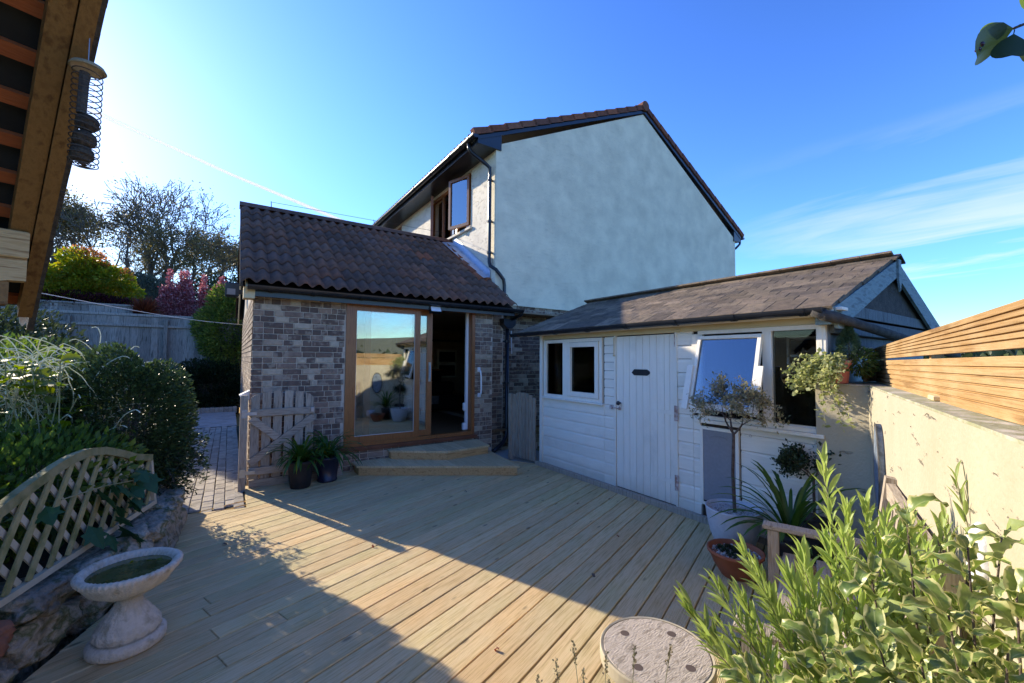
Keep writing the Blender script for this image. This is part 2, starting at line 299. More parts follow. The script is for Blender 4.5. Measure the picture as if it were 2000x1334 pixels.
M.update(
 l_bush=leafmat('box_leaf', (.06,.095,.036), G1, .22, .4),
 l_dark=leafmat('dark_leaf', (.028,.05,.022), G1, .2, .45),
 l_low=leafmat('garden_leaf', (.11,.17,.042), [(.5,.6,.5),(1,1,1),(1.6,1.4,.7),(.8,.8,.8)], .4),
 l_yel=leafmat('yellowing_leaf', (.20,.24,.03), [(1,1,1),(.7,.8,.6),(1.4,1.1,.5)], .55),
 l_maple=leafmat('maple_leaf', (.30,.32,.05), [(.5,.75,.5),(1,1,1),(1.3,1.1,.6),(.6,.8,.5),(1.3,.8,.5)], .5),
 l_mred=leafmat('maple_red_leaf', (.40,.20,.08), [(.8,.8,.8),(1.2,1,1)], .5),
 l_purple=leafmat('purple_leaf', (.07,.018,.026), [(.6,.6,.6),(1.3,1.2,1.2)], .25),
 l_cot=leafmat('red_pink_leaf', (.36,.14,.15), [(.5,.4,.4),(1,.8,.8),(1.7,2.4,2.4),(1.2,.6,.6)], .35),
 l_cord=leafmat('cordyline_leaf', (.22,.06,.03), [(.7,.7,.7),(1.3,1.3,1.2)], .3),
 l_dome=leafmat('grey_green_leaf', (.09,.11,.075), G1, .2),
 l_laurel=leafmat('laurel_leaf', (.20,.25,.06), [(.4,.6,.5),(1,1,1),(1.4,1.3,.8)], .4),
 l_tree=leafmat('autumn_tree_leaf', (.17,.15,.07), [(.7,.8,.7),(1,1,1),(1.3,1.1,.9)], .35),
 l_ever=leafmat('far_hedge_leaf', (.05,.07,.03), G1, .2),
 l_agap=leafmat('strap_leaf', (.055,.125,.02), [(1,1,1)], .3, .38),
 l_willow=leafmat('dappled_willow_leaf', (.30,.28,.16), [(.6,.7,.6),(1,1,1),(1.6,1.5,1.5),(1.0,.8,.7)], .35),
 l_ivy=leafmat('variegated_ivy_leaf', (.36,.38,.16), [(.5,.6,.4),(1,1,1),(1.5,1.45,1.5)], .4),
 l_con=leafmat('conifer_leaf', (.09,.15,.08), G1, .15),
 l_lav=leafmat('lavender_head', (.22,.19,.12), G1, .2),
 l_succ=leafmat('succulent_leaf', (.05,.075,.04), G1, .1),
 l_vine=leafmat('vine_leaf', (.035,.105,.04), [(1,1,1)], .25),
)
def vari_extra(ctx):
    t = ctx['t']; at_ = t.n('ShaderNodeAttribute'); at_.attribute_name = 'edge'
    n = t.n('ShaderNodeTexNoise'); n.inputs['Scale'].default_value = 45; t.l(ctx['vec'], n.inputs['Vector'])
    f = t.math('ADD', at_.outputs['Fac'], t.math('MULTIPLY', t.math('SUBTRACT', n.outputs[0], .5), 1.1))
    e = t.ramp(f, [(.70, 0.0), (.84, 1.0)])
    mid = t.ramp(t.math('SUBTRACT', 1.0, at_.outputs['Fac']), [(.90, 0.0), (1.0, .5)])
    ctx['col'] = t.mix(e, ctx['col'], (.60, .58, .24)); ctx['col'] = t.mix(mid, ctx['col'], (.45, .5, .2))
M['l_vari'] = mat('variegated_leaf', [(.13,.19,.038),(.20,.265,.06),(.085,.14,.03)], nscale=14, bump=.25, bscale=60, bdist=.001, rough=.36, spec=.5, objvar=.16, transl=.28, extra=vari_extra)
M['l_narrow'] = mat('narrow_leaf', [(.31,.38,.11),(.24,.31,.085)], nscale=12, bump=0, rough=.42, spec=.4, objvar=.28, transl=.4)

# ------------------------------------------------------------------ mesh helpers
class MB:
    def __init__(s, T=None): s.v = []; s.f = []; s.T = T
    def add(s, vs, fs):
        b = len(s.v); s.v.extend([tuple(x) for x in vs]); s.f.extend([tuple(i+b for i in f) for f in fs]); return s
    def box(s, x0, x1, y0, y1, z0, z1):
        v = [(x, y, z) for z in (z0, z1) for y in (y0, y1) for x in (x0, x1)]
        return s.add(v, [(0,2,3,1),(4,5,7,6),(0,1,5,4),(2,6,7,3),(0,4,6,2),(1,3,7,5)])
    def bbox(s, x0, x1, y0, y1, z0, z1, b=.004):     # box with chamfered edges
        vs = []
        for (zz, i) in ((z0, b), (z0+b, 0), (z1-b, 0), (z1, b)):
            vs += [(x0+i, y0+i, zz), (x1-i, y0+i, zz), (x1-i, y1-i, zz), (x0+i, y1-i, zz)]
        fs = [(3,2,1,0), (12,13,14,15)]
        for k in range(3):
            for i in range(4): j = (i+1) % 4; fs.append((4*k+i, 4*k+j, 4*k+4+j, 4*k+4+i))
        return s.add(vs, fs)
    def beam(s, p, q, w, h, upv=(0, 0, 1)):
        p = Vector(p); q = Vector(q); d = (q-p).normalized(); u = Vector(upv)
        sdv = d.cross(u).normalized(); u2 = sdv.cross(d)
        v = []
        for o in (p, q):
            for a, b in ((-1,-1),(1,-1),(1,1),(-1,1)): v.append(o+sdv*a*w/2+u2*b*h/2)
        return s.add(v, [(3,2,1,0),(4,5,6,7),(0,1,5,4),(1,2,6,5),(2,3,7,6),(3,0,4,7)])
    def tube(s, pts, r, n=8, cap=True, radii=None):
        pts = [Vector(p) for p in pts]; vs = []; fs = []
        ref = None
        for i, p in enumerate(pts):
            d = (pts[min(i+1, len(pts)-1)]-pts[max(i-1, 0)]).normalized()
            if ref is None: ref = Vector((0, 0, 1)) if abs(d.z) < .9 else Vector((1, 0, 0))
            a = d.cross(ref).normalized(); b = a.cross(d); ref = b
            rr = radii[i] if radii else r
            for k in range(n):
                th = 2*math.pi*k/n; vs.append(p+(a*math.cos(th)+b*math.sin(th))*rr)
        for i in range(len(pts)-1):
            for k in range(n): j = (k+1) % n; fs.append((i*n+k, i*n+j, (i+1)*n+j, (i+1)*n+k))
        if cap: fs.append(tuple(range(n))[::-1]); fs.append(tuple((len(pts)-1)*n+k for k in range(n)))
        return s.add(vs, fs)
    def lathe(s, prof, c=(0, 0, 0), n=32, rfun=None):
        vs = []; fs = []
        for r, z in prof:
            for k in range(n):
                th = 2*math.pi*k/n; rr = r*(rfun(th, z) if rfun else 1)
                vs.append((c[0]+rr*math.cos(th), c[1]+rr*math.sin(th), c[2]+z))
        for i in range(len(prof)-1):
            for k in range(n): j = (k+1) % n; fs.append((i*n+k, i*n+j, (i+1)*n+j, (i+1)*n+k))
        return s.add(vs, fs)
    def prism(s, poly, z0, z1, axis='z', close=True):    # polygon (a,b) extruded along axis
        n = len(poly); vs = []
        for z in (z0, z1):
            for a, b in poly: vs.append({'z': (a, b, z), 'y': (a, z, b), 'x': (z, a, b)}[axis])
        fs = [tuple(range(n))[::-1], tuple(range(n, 2*n))] + [(i, (i+1) % n, n+(i+1) % n, n+i) for i in range(n)]
        return s.add(vs, fs)
    def mesh(s, name, m=None, smooth=False):
        me = bpy.data.meshes.new(name); me.from_pydata(s.v, [], s.f); me.update()
        if m: me.materials.append(m)
        if smooth: me.shade_smooth() if hasattr(me, 'shade_smooth') else None
        return me
    def build(s, name, m, parent=None, smooth=False, rot=0, loc=(0, 0, 0), kind=None):
        return link(name, s.mesh(name, m, smooth), parent, rot, loc, kind)

def link(name, me, parent=None, rot=0, loc=(0, 0, 0), kind=None, mw=None):
    o = bpy.data.objects.new(name, me); COL.objects.link(o)
    if mw is not None: o.matrix_basis = mw
    else: o.location = loc; o.rotation_euler = (0, 0, rot)
    if parent is not None:
        o.parent = parent; o.matrix_parent_inverse = WM[parent.name].inverted()
    WM[o.name] = o.matrix_basis.copy()
    if kind: o['kind'] = kind
    return o
WM = {}
def thing(name, label, cat, loc=(0, 0, 0), group=None):
    o = bpy.data.objects.new(name, None); COL.objects.link(o); o.location = loc; o.empty_display_size = .1
    WM[o.name] = Matrix.Translation(loc); o['label'] = label; o['category'] = cat
    if group: o['group'] = group
    return o
def tag(o, label, cat, group=None):
    o['label'] = label; o['category'] = cat
    if group: o['group'] = group
    return o
TH = R_(20.4)
def UV(u, v, z=0): return Vector((u*math.cos(TH)-v*math.sin(TH), u*math.sin(TH)+v*math.cos(TH), z))
RUV = Matrix.Rotation(TH, 4, 'Z')
def np_obj(name, V, Fq, m, parent=None, kind=None, smooth=False):
    me = bpy.data.meshes.new(name); V = np.asarray(V, dtype=np.float32); Fq = np.asarray(Fq, dtype=np.int32)
    k = Fq.shape[1]
    me.vertices.add(len(V)); me.vertices.foreach_set('co', V.ravel())
    me.loops.add(Fq.size); me.loops.foreach_set('vertex_index', Fq.ravel())
    me.polygons.add(len(Fq)); me.polygons.foreach_set('loop_start', np.arange(0, Fq.size, k, dtype=np.int32))
    me.polygons.foreach_set('loop_total', np.full(len(Fq), k, dtype=np.int32))
    if smooth: me.polygons.foreach_set('use_smooth', np.ones(len(Fq), dtype=bool))
    me.update(calc_edges=True); me.validate(); me.materials.append(m)
    return link(name, me, parent, kind=kind)
def unit(a): return a/np.maximum(np.linalg.norm(a, axis=-1, keepdims=True), 1e-9)
def leaf_geo(P, D, L, wr=.45, fold=.15, N=None):
    P = np.asarray(P); n = len(P); D = unit(np.asarray(D)); L = np.broadcast_to(np.asarray(L, float), (n,))[:, None]
    rn = rng.normal(size=(n, 3)) if N is None else N
    S = unit(np.cross(D, rn)); U = np.cross(S, D)
    v0 = P; v2 = P+D*L; mid = P+D*L*.45+U*L*fold
    v1 = mid+S*L*wr*.5; v3 = mid-S*L*wr*.5
    V = np.stack([v0, v1, v2, v3], 1).reshape(-1, 3)
    b = np.arange(n)[:, None]*4
    Fa = np.concatenate([b+np.array([[0, 1, 2]]), b+np.array([[0, 2, 3]])], 0)
    return V, Fa
def leaves(name, P, D, L, m, parent=None, wr=.45, fold=.15, kind='stuff', N=None):
    V, Fa = leaf_geo(P, D, L, wr, fold, N); return np_obj(name, V, Fa, m, parent, kind)
def blob(n, c, r, lump=.18, inner=.55, seed=1, flat=None, nl=7):
    g = np.random.default_rng(seed); d = unit(g.normal(size=(n, 3)))
    ld = unit(g.normal(size=(nl*4, 3))); k = np.max(np.clip((d@ld.T-.72)/.28, 0, 1), axis=1)
    rad = (1-lump)+lump*1.6*k; rr = inner+(1-inner)*g.random(n)**.45
    p = d*(rad*rr)[:, None]*np.array(r)+np.array(c)
    if flat is not None: p[:, 2] = np.maximum(p[:, 2], flat+g.random(n)*.05)
    nd = unit(d/np.array(r)+g.normal(size=(n, 3))*.55+np.array([0, 0, .25]))
    return p, nd
def bush(name, label, cat, c, r, n, L, m, seed, lump=.2, inner=.5, wr=.5, flat=None, twigs=True, group=None, base=None):
    base = base or (c[0], c[1], c[2]-r[2])
    t = thing(name, label, cat, base, group)
    p, d = blob(n, c, r, lump, inner, seed, flat)
    g = np.random.default_rng(seed+5)
    leaves('foliage', p, d, L*(.7+.6*g.random(n)), m, t, wr)
    if twigs:
        mb = MB(); sg = random.Random(seed)
        for i in range(14):
            a = sg.uniform(0, 6.28); e = sg.uniform(.3, 1.3)
            q = Vector((c[0]+math.cos(a)*math.cos(e)*r[0]*.8, c[1]+math.sin(a)*math.cos(e)*r[1]*.8, c[2]+math.sin(e)*r[2]*.7))
            b = Vector(base)+Vector((sg.uniform(-.1, .1)*r[0], sg.uniform(-.1, .1)*r[1], 0))
            mb.tube([b, (b+q)/2+Vector((0, 0, r[2]*.1)), q], .01, 4, radii=[.02*r[2]+.006, .012*r[2]+.004, .004])
        mb.build('branch', M['bark'], t)
    return t
def grow(p, d, L, r, lev, maxlev, g, segs, tips, spread=.5, nb=(2, 3), shrink=.74, upb=.1, minr=.004):
    n = 3; pts = [p]; rad = [r]
    dd = d
    for i in range(n):
        dd = (dd+Vector((g.gauss(0, .12), g.gauss(0, .12), g.gauss(0, .1)+upb*.3))).normalized()
        pts.append(pts[-1]+dd*L/n); rad.append(max(minr, r*(1-.28*(i+1)/n)))
    segs.append((pts, rad))
    if lev >= maxlev:
        tips.extend([(q, dd) for q in pts[1:]]); return
    if lev >= maxlev-2: tips.append((pts[-1], dd))
    k = g.randint(*nb)
    for i in range(k):
        a = Vector((g.gauss(0, 1), g.gauss(0, 1), g.gauss(0, 1))).cross(dd).normalized()
        nd = (dd+a*g.uniform(.5, 1.1)*spread*1.3+Vector((0, 0, upb))).normalized()
        st = pts[-1] if i < 2 else pts[2]
        grow(st, nd, L*shrink*g.uniform(.8, 1.15), rad[-1]*(.62 if i else .8), lev+1, maxlev, g, segs, tips, spread, nb, shrink, upb, minr)
def instances(name, me_list, mats4, parent, limit=300):
    for i, mtx in enumerate(mats4):
        link(name, me_list[i % len(me_list)], parent, mw=mtx)

# ================================================================== THE SETTING
g_ = MB(); g_.add([(-90, -900, -.20), (900, -900, -.20), (900, 14.6, -.20), (-90, 14.6, -.20)], [(0,1,2,3)])
g_.add([(-900, -900, -.20), (-90, -900, -.20), (-90, 14.6, -.20), (-900, 14.6, -.20)], [(0,1,2,3)])
g_.add([(-900, 14.6, -.20), (900, 14.6, -.20), (900, 16.0, -.2), (-900, 16, -.2)], [(0,1,2,3)])
go = g_.build('ground', M['grass']); go['kind'] = 'structure'
# raised garden terrain behind the far fence
N1 = 40; vs = []; fs = []
for j in range(N1+1):
    for i in range(N1+1):
        x = -60+140*i/N1; y = 16.05+(j/N1)**1.6*120
        z = 2.35+min(1, (y-16.05)/14)*2.1+(y-16)*.03+.25*math.sin(x*.3)*math.sin(y*.2)*(j > 1)
        vs.append((x, y, z))
for j in range(N1):
    for i in range(N1): a = j*(N1+1)+i; fs.append((a, a+1, a+N1+2, a+N1+1))
tr = MB(); tr.add(vs, fs); to_ = tr.build('terrain', M['grass'], smooth=True); to_['kind'] = 'structure'
# distant hills (seen through the fence gap and reflected in the patio door)
def hills(name, pts, m, seed, dz=9, top=1.0):
    g = np.random.default_rng(seed); n = 16000
    a0, a1, d0, d1, h = pts
    a = a0+(a1-a0)*g.random(n); fr = g.random(n); d = d0+(d1-d0)*fr
    z = -6+fr**.8*h*(.7+.2*np.sin(a*7)+.12*np.sin(a*17+1))
    P = np.stack([np.cos(a)*d, np.sin(a)*d, z], 1)
    D = unit(g.normal(size=(n, 3))+np.array([0, 0, .7]))
    o = leaves(name, P, D, (3.2+5*g.random(n))*d/300, m, None, wr=.9, fold=.25); return o
mbh = MB(); vs = []; fs = []
NA = 90
for j, (d, z) in enumerate(((60, -.5), (150, -4), (300, 4), (420, 16), (520, 24), (600, 22))):
    for i in range(NA): a = 2*math.pi*i/NA; k = 1+.28*math.sin(a*5+1)+.12*math.sin(a*11); vs.append((d*math.cos(a), d*math.sin(a), z*k if z > 0 else z))
for j in range(5):
    for i in range(NA): b = (i+1) % NA; fs.append((j*NA+i, j*NA+b, (j+1)*NA+b, (j+1)*NA+i))
mbh.add(vs, fs); ho = mbh.build('hills', M['grass'], smooth=True); ho['kind'] = 'structure'
hw = hills('woodland', (R_(-175), R_(35), 150, 520, 30), M['l_ever'], 3); hw['label'] = 'far green woodland covering the hillside beyond the garden fence'; hw['category'] = 'woodland'

# ---- paving path
path = MB(); path.box(-1.2, .235, 5.27, 11.72, -.12, -.022); path = path.build('path', M['joint']); path['kind'] = 'structure'
pm = []
for s in range(3):
    b = MB(); b.bbox(-.0485, .0485, -.098, .098, -.05, .0, .006); pm.append(b.mesh('paver', M['paver']))
cnt = 0
for i in range(9):
    x = .165-.1035*i+(-.028 if i == 0 else 0)
    y = 5.40+(.07*((i*5) % 3))
    while y < 11.62 and cnt < 298:
        link('paver', pm[cnt % 3], path, loc=(x+random.uniform(-.002, .002), y, -.004+random.uniform(-.004, .003)), rot=random.uniform(-.012, .012)); cnt += 1; y += .2045
slab = MB(); slab.bbox(-1.3, .20, 11.72, 13.2, -.06, .0, .006); slab.bbox(-1.3, .20, 13.208, 14.72, -.06, .002, .006)
slab = slab.build('pavement', M['conc']); slab['kind'] = 'structure'
ed = thing('brick_edging', 'low row of upright bricks edging the dark bed at the end of the path', 'edging', (-.4, 14.8, 0))
em = MB(); em.bbox(-.05, .05, -.1, .1, -.05, .13, .008); em = em.mesh('brick', M['paver'])
for i in range(14): link('brick', em, ed, loc=(-1.22+.108*i, 14.85, random.uniform(-.006, .006)))

# ---- deck
def clip(poly, a, b, c):            # keep a*x+b*y<=c
    out = []
    for i in range(len(poly)):
        p, q = poly[i], poly[(i+1) % len(poly)]; dp = a*p[0]+b*p[1]-c; dq = a*q[0]+b*q[1]-c
        if dp <= 0: out.append(p)
        if dp*dq < 0: t = dp/(dp-dq); out.append((p[0]+(q[0]-p[0])*t, p[1]+(q[1]-p[1])*t))
    return out
def touv(x, y): return (x*math.cos(TH)+y*math.sin(TH), -x*math.sin(TH)+y*math.cos(TH))
deck_w = [(-1.75, -.6), (-1.02, 2.45), (-.79, 3.02), (-.33, 4.2), (-.32, 5.33), (.20, 5.25), (.20, 6.135), (3.66, 6.135), (3.70, 5.45), (3.90, 5.10), (3.90, 1.42), (3.868, 1.4), (3.868, 1.07)]
dp = [touv(*p) for p in deck_w]
dp = dp+[(4.0, -.378), (-1.5, -.378), (-1.75, -.6)][0:2]
dbase = MB(); dbase.prism([(UV(*p).x, UV(*p).y) for p in dp], -.15, -.05); dk = dbase.build('deck', M['joist']); dk['kind'] = 'structure'
joints = {round((3.231-.767)/.1397-.5): 1.118, round((3.094-.767)/.1397-.5): 1.067, round((2.68-.767)/.1397-.5): 1.324, round((2.833-.767)/.1397-.5): 1.015, round((2.548-.767)/.1397-.5): .952}
for k in range(-10, 42):
    v0 = .767+.1397*k+.003; v1 = v0+.1397-.009
    pl = clip(clip(dp, 0, 1, v1), 0, -1, -v0)
    if len(pl) < 3: continue
    pieces = [pl]
    if k in joints:
        j = joints[k]; pieces = [clip(pl, 1, 0, j-.0015), clip(pl, -1, 0, -(j+.0015))]
    for pc in pieces:
        if len(pc) < 3: continue
        u0 = min(p[0] for p in pc); mb = MB()
        lp = [(p[0]-u0, p[1]-v0) for p in pc]; c = (sum(p[0] for p in lp)/len(lp), sum(p[1] for p in lp)/len(lp)); n = len(lp)
        e = .003
        ins = [(p[0]+(e if p[0] < c[0] else -e), p[1]+(e if p[1] < c[1] else -e)) for p in lp]
        vv = [(*p, -.03) for p in lp]+[(*p, -.004) for p in lp]+[(*p, 0) for p in ins]
        ff = [(i, (i+1) % n, n+(i+1) % n, n+i) for i in range(n)]+[(n+i, n+(i+1) % n, 2*n+(i+1) % n, 2*n+i) for i in range(n)]+[tuple(range(2*n, 3*n))]
        mb.add(vv, ff); w = UV(u0, v0)
        mb.build('plank', M['deck'], dk, rot=TH, loc=(w.x, w.y, random.uniform(-.0015, .0015)))

# ---- concrete patch by the small gate
cp = MB(); cp.prism([(3.55, 5.2), (3.9, 5.08), (4.6, 5.2), (4.6, 6.34), (3.3, 6.34), (3.3, 6.0)], -.16, -.045); cp = cp.build('pavement', M['conc']); cp['kind'] = 'structure'

# ================================================================== brick helper
def brick_meshes(lens):
    out = {}
    for L in lens:
        l = []
        for s in range(2):
            r = random.Random(int(L*1000)+s); j = lambda a: r.uniform(-a, a)
            x0, x1, z0, z1, b = 0, L, 0, .065, .004
            v = [(x0, .02, z0), (x1, .02, z0), (x1, .02, z1), (x0, .02, z1), (x0, -.006, z0), (x1, -.006, z0), (x1, -.006, z1), (x0, -.006, z1),
                 (x0+b, -.011+j(.001), z0+b), (x1-b, -.011+j(.001), z0+b), (x1-b, -.011+j(.001), z1-b), (x0+b, -.011+j(.001), z1-b)]
            f = []
            for a in (0, 4):
                for i in range(4): q = (i+1) % 4; f.append((a+i, a+q, a+4+q, a+4+i))
            f.append((8, 9, 10, 11)); mb = MB(); mb.add(v, f); l.append(mb)
        out[L] = l
    return out
BL = {.1025: .46, .215: .30, .15: .12, .065: .12}
BM = brick_meshes(BL); BMM = {k: [mb.mesh('brick', M['brick']) for mb in v] for k, v in BM.items()}
def lay_bricks(parent, org, d, x0, x1, z0, z1, budget, seed, stuff):
    """d: unit direction of the wall, outward normal is d rotated -90 deg; the rest beyond the budget is joined"""
    r = random.Random(seed); ang = math.atan2(d[1], d[0]); nrow = int(round((z1-z0)/.075))
    for k in range(nrow):
        z = z0+k*.075+.005; x = x0+.002; alt = [.0, .05][k % 2]; first = True
        while x < x1-.03:
            L = r.choices(list(BL), list(BL.values()))[0]
            if first and k % 2: L = .1025
            first = False
            if x+L > x1-.002:
                L = min(BL, key=lambda q: abs(q-(x1-x-.004)) if q <= x1-x else 9+q)
                if x+L > x1+.01: break
            p = (org[0]+d[0]*x, org[1]+d[1]*x, z+r.uniform(-.001, .001))
            if budget[0] > 0:
                budget[0] -= 1; link('brick', BMM[L][r.randint(0, 1)], parent, rot=ang, loc=p)
            else:
                mb = BM[L][0]; ca, sa = math.cos(ang), math.sin(ang)
                stuff.add([(p[0]+v[0]*ca-v[1]*sa, p[1]+v[0]*sa+v[1]*ca, p[2]+v[2]) for v in mb.v], mb.f)
            x += L+.0105
def walled(mb, axis, a0, a1, t0, t1, z0, z1, holes):
    """wall slab along x ('x': thickness in y t0..t1) or y, with rectangular holes (a,b,za,zb)"""
    xs = sorted({a0, a1, *[h[0] for h in holes], *[h[1] for h in holes]}); zs = sorted({z0, z1, *[h[2] for h in holes], *[h[3] for h in holes]})
    xs = [x for x in xs if a0 <= x <= a1]; zs = [z for z in zs if z0 <= z <= z1]
    for i in range(len(xs)-1):
        run = None
        for j in range(len(zs)-1):
            cx, cz = (xs[i]+xs[i+1])/2, (zs[j]+zs[j+1])/2
            if any(h[0] < cx < h[1] and h[2] < cz < h[3] for h in holes):
                if run: boxax(mb, axis, xs[i], xs[i+1], t0, t1, *run); run = None
                continue
            run = (run[0], zs[j+1]) if run else (zs[j], zs[j+1])
        if run: boxax(mb, axis, xs[i], xs[i+1], t0, t1, *run)
    return mb
def boxax(mb, axis, a0, a1, t0, t1, z0, z1):
    mb.box(a0, a1, t0, t1, z0, z1) if axis == 'x' else mb.box(t0, t1, a0, a1, z0, z1)

# ================================================================== EXTENSION
EX = thing('house_extension', 'brick lean-to extension with brown tiled roof and sliding patio door', 'extension', (2.1, 8.5, 0))
EY = 6.14
PIT = R_(33); TP = math.tan(PIT)
w = MB()
walled(w, 'x', .24, 3.75, EY, EY+.12, -.15, 2.42, [(1.345, 3.40, .33, 2.42)])
w.box(3.74, 4.11, 6.36, 6.46, -.15, 2.42); w.box(3.63, 3.75, EY+.12, 6.36, -.15, 2.42)
w.build('front_wall', M['mortar'], EX)
w = MB(); walled(w, 'y', EY+.12, 11.2, .24, .36, -.15, 2.42, [(8.41, 8.83, 1.80, 2.13)])
w.prism([(6.16, 2.42), (11.2, 2.42), (8.59, 4.08)], .24, .36, 'x'); w.build('side_wall', M['mortar'], EX)
w = MB(); w.box(.24, 6.9, 11.2, 11.32, -.15, 2.6); w.build('back_wall', M['mortar'], EX)
bud = [300]; st = MB()
lay_bricks(EX, (0, EY), (1, 0), .24, 1.335, -.07, 2.41, bud, 1, st)
lay_bricks(EX, (0, EY), (1, 0), 1.345, 3.40, -.07, .27, bud, 2, st)
lay_bricks(EX, (0, EY), (1, 0), 3.405, 3.75, -.07, 2.41, bud, 3, st)
lay_bricks(EX, (0, 6.36), (1, 0), 3.76, 4.10, -.07, 2.41, bud, 4, st)
lay_bricks(EX, (.24, 11.2), (0, -1), .05, 5.06, -.07, 2.41, [0], 5, st)
st.build('brickwork', M['bricki'], EX, kind='stuff')
# interior
w = MB(); w.box(.36, 6.9, 6.28, 11.2, .30, .345); w.build('room_floor', M['floor'], EX)
w = MB(); w.box(.36, 6.9, 11.12, 11.19, .35, 2.6); w.box(6.8, 6.9, 6.75, 11.2, .35, 2.6); w.box(.36, 6.9, 6.27, 11.2, 2.43, 2.46); w.build('room_lining', M['room'], EX)
# roof tiles
def roman_tile():
    mb = MB(); n = 12; L = .41; th = .017; vs = []; top = []
    for j, yy in enumerate((0, L)):
        for i in range(n+1):
            x = .311*i/n; ph = (x/.1555) % 1.0 if i < n else 1.0
            h = .044*max(0, math.sin(math.pi*min(1, max(0, (ph-.12)/.76))))**.8+.006*math.sin(ph*6.28+4.5)
            vs.append((x, yy, h+(.030 if j == 0 else 0)))
    for i in range(n+1): a = vs[i]; vs.append((a[0], a[1], a[2]-th))
    fs = [(i, i+1, n+1+i+1, n+1+i) for i in range(n)]+[(2*(n+1)+i, 2*(n+1)+i+1, i+1, i) for i in range(n)]
    mb.add(vs, fs); return mb
TB = roman_tile(); TM = TB.mesh('roof_tile', M['tile'], True); TMR = TB.mesh('roof_tile', M['tiler'], True)
def roof_pieces(parent, x0, ncol, pitchw, eave, ang, ncourse, gauge, mesh_fn, budget, stuff, stuffmb, name, direction=0.0, jit=.004):
    """eave: (x,y,z) start; tiles climb along rotated +Y"""
    for k in range(ncourse):
        for i in range(ncol):
            R = Matrix.Rotation(direction, 4, 'Z') @ Matrix.Translation((x0+i*pitchw, 0, 0)) @ Matrix.Rotation(ang, 4, 'X') @ Matrix.Translation((random.uniform(-jit, jit)*.4, k*gauge+random.uniform(-jit, jit), .01)) @ Matrix.Rotation(random.uniform(-.006, .006), 4, 'Y')
            mtx = Matrix.Translation(eave) @ R
            me = mesh_fn(i, k)
            if me is None: continue
            if budget[0] > 0: budget[0] -= 1; link(name, me, parent, mw=mtx)
            else: stuff.add([mtx @ Vector(v) for v in stuffmb.v], stuffmb.f)
EAVE = (0, 5.93, 2.47)
def pick(i, k):
    X = .09+i*.311
    if i >= 12 and k >= 3: return None if (i == 12 and k >= 9) else (TMR if random.random() < .75 else TM)
    if i >= 11 and k >= 5: return TMR if random.random() < .35 else TM
    if i >= 9: return TMR if random.random() < .05 else TM
    return TM
st2 = MB()
roof_pieces(EX, .09, 13, .311, EAVE, PIT, 9, .345, pick, [300], st2, TB, 'roof_tile')
r = MB()     # deck under tiles, both slopes, and the left verge
for sgn, y0, y1 in ((1, 5.95, 8.59), (-1, 11.25, 8.59)):
    zf = 2.46
    r.add([(.12, y0, zf-.03), (4.09, y0, zf-.03), (4.09, y1, zf+abs(y1-5.95)*TP-.03 if sgn > 0 else 4.14), (.12, y1, 4.143)], [(0,1,2,3)] if sgn > 0 else [(3,2,1,0)])
r.build('roof_deck', M['felt'], EX)
r = MB(); P = TB
bk = MB()
for k in range(9):
    for i in range(13):
        mtx = Matrix.Translation((0, 11.25, 2.45)) @ Matrix.Rotation(math.pi, 4, 'Z') @ Matrix.Translation((-(.09+13*.311)+i*.311, 0, 0)) @ Matrix.Rotation(PIT, 4, 'X') @ Matrix.Translation((0, k*.345, .01))
        bk.add([mtx @ Vector(v) for v in TB.v], TB.f)
bk.build('rear_roof', M['tile'], EX, kind='stuff', smooth=True)
for i in range(9):
    x0 = .07+i*.452; b = MB()
    b.prism([(-.13, -.085), (-.085, -.01), (0, .022), (.085, -.01), (.13, -.085), (.11, -.085), (.07, -.03), (0, 0), (-.07, -.03), (-.11, -.085)], 0, .45, 'x')
    b.build('ridge_tile', M['tile'], EX, loc=(x0, 8.58, 4.275+random.uniform(-.002, .002)))
b = MB()    # verge board and soffit at the left gable
b.beam((.15, 5.97, 2.37), (.15, 8.59, 2.37+2.62*TP), .022, .15); b.beam((.15, 11.2, 2.37), (.15, 8.59, 2.37+2.62*TP), .022, .15)
b.box(.12, .24, 5.98, 6.20, 2.30, 2.44)
b.build('bargeboard', M['creamp'], EX)
b = MB(); b.beam((.095, 5.93, 2.455), (.095, 8.6, 2.455+2.67*TP), .03, .06); b.build('verge_strip', M['slate'], EX)
b = MB(); b.box(.16, 4.12, 6.0, 6.10, 2.42, 2.44); b.box(.16, 4.10, 5.985, 6.0, 2.33, 2.46); b.build('fascia', M['black'], EX)
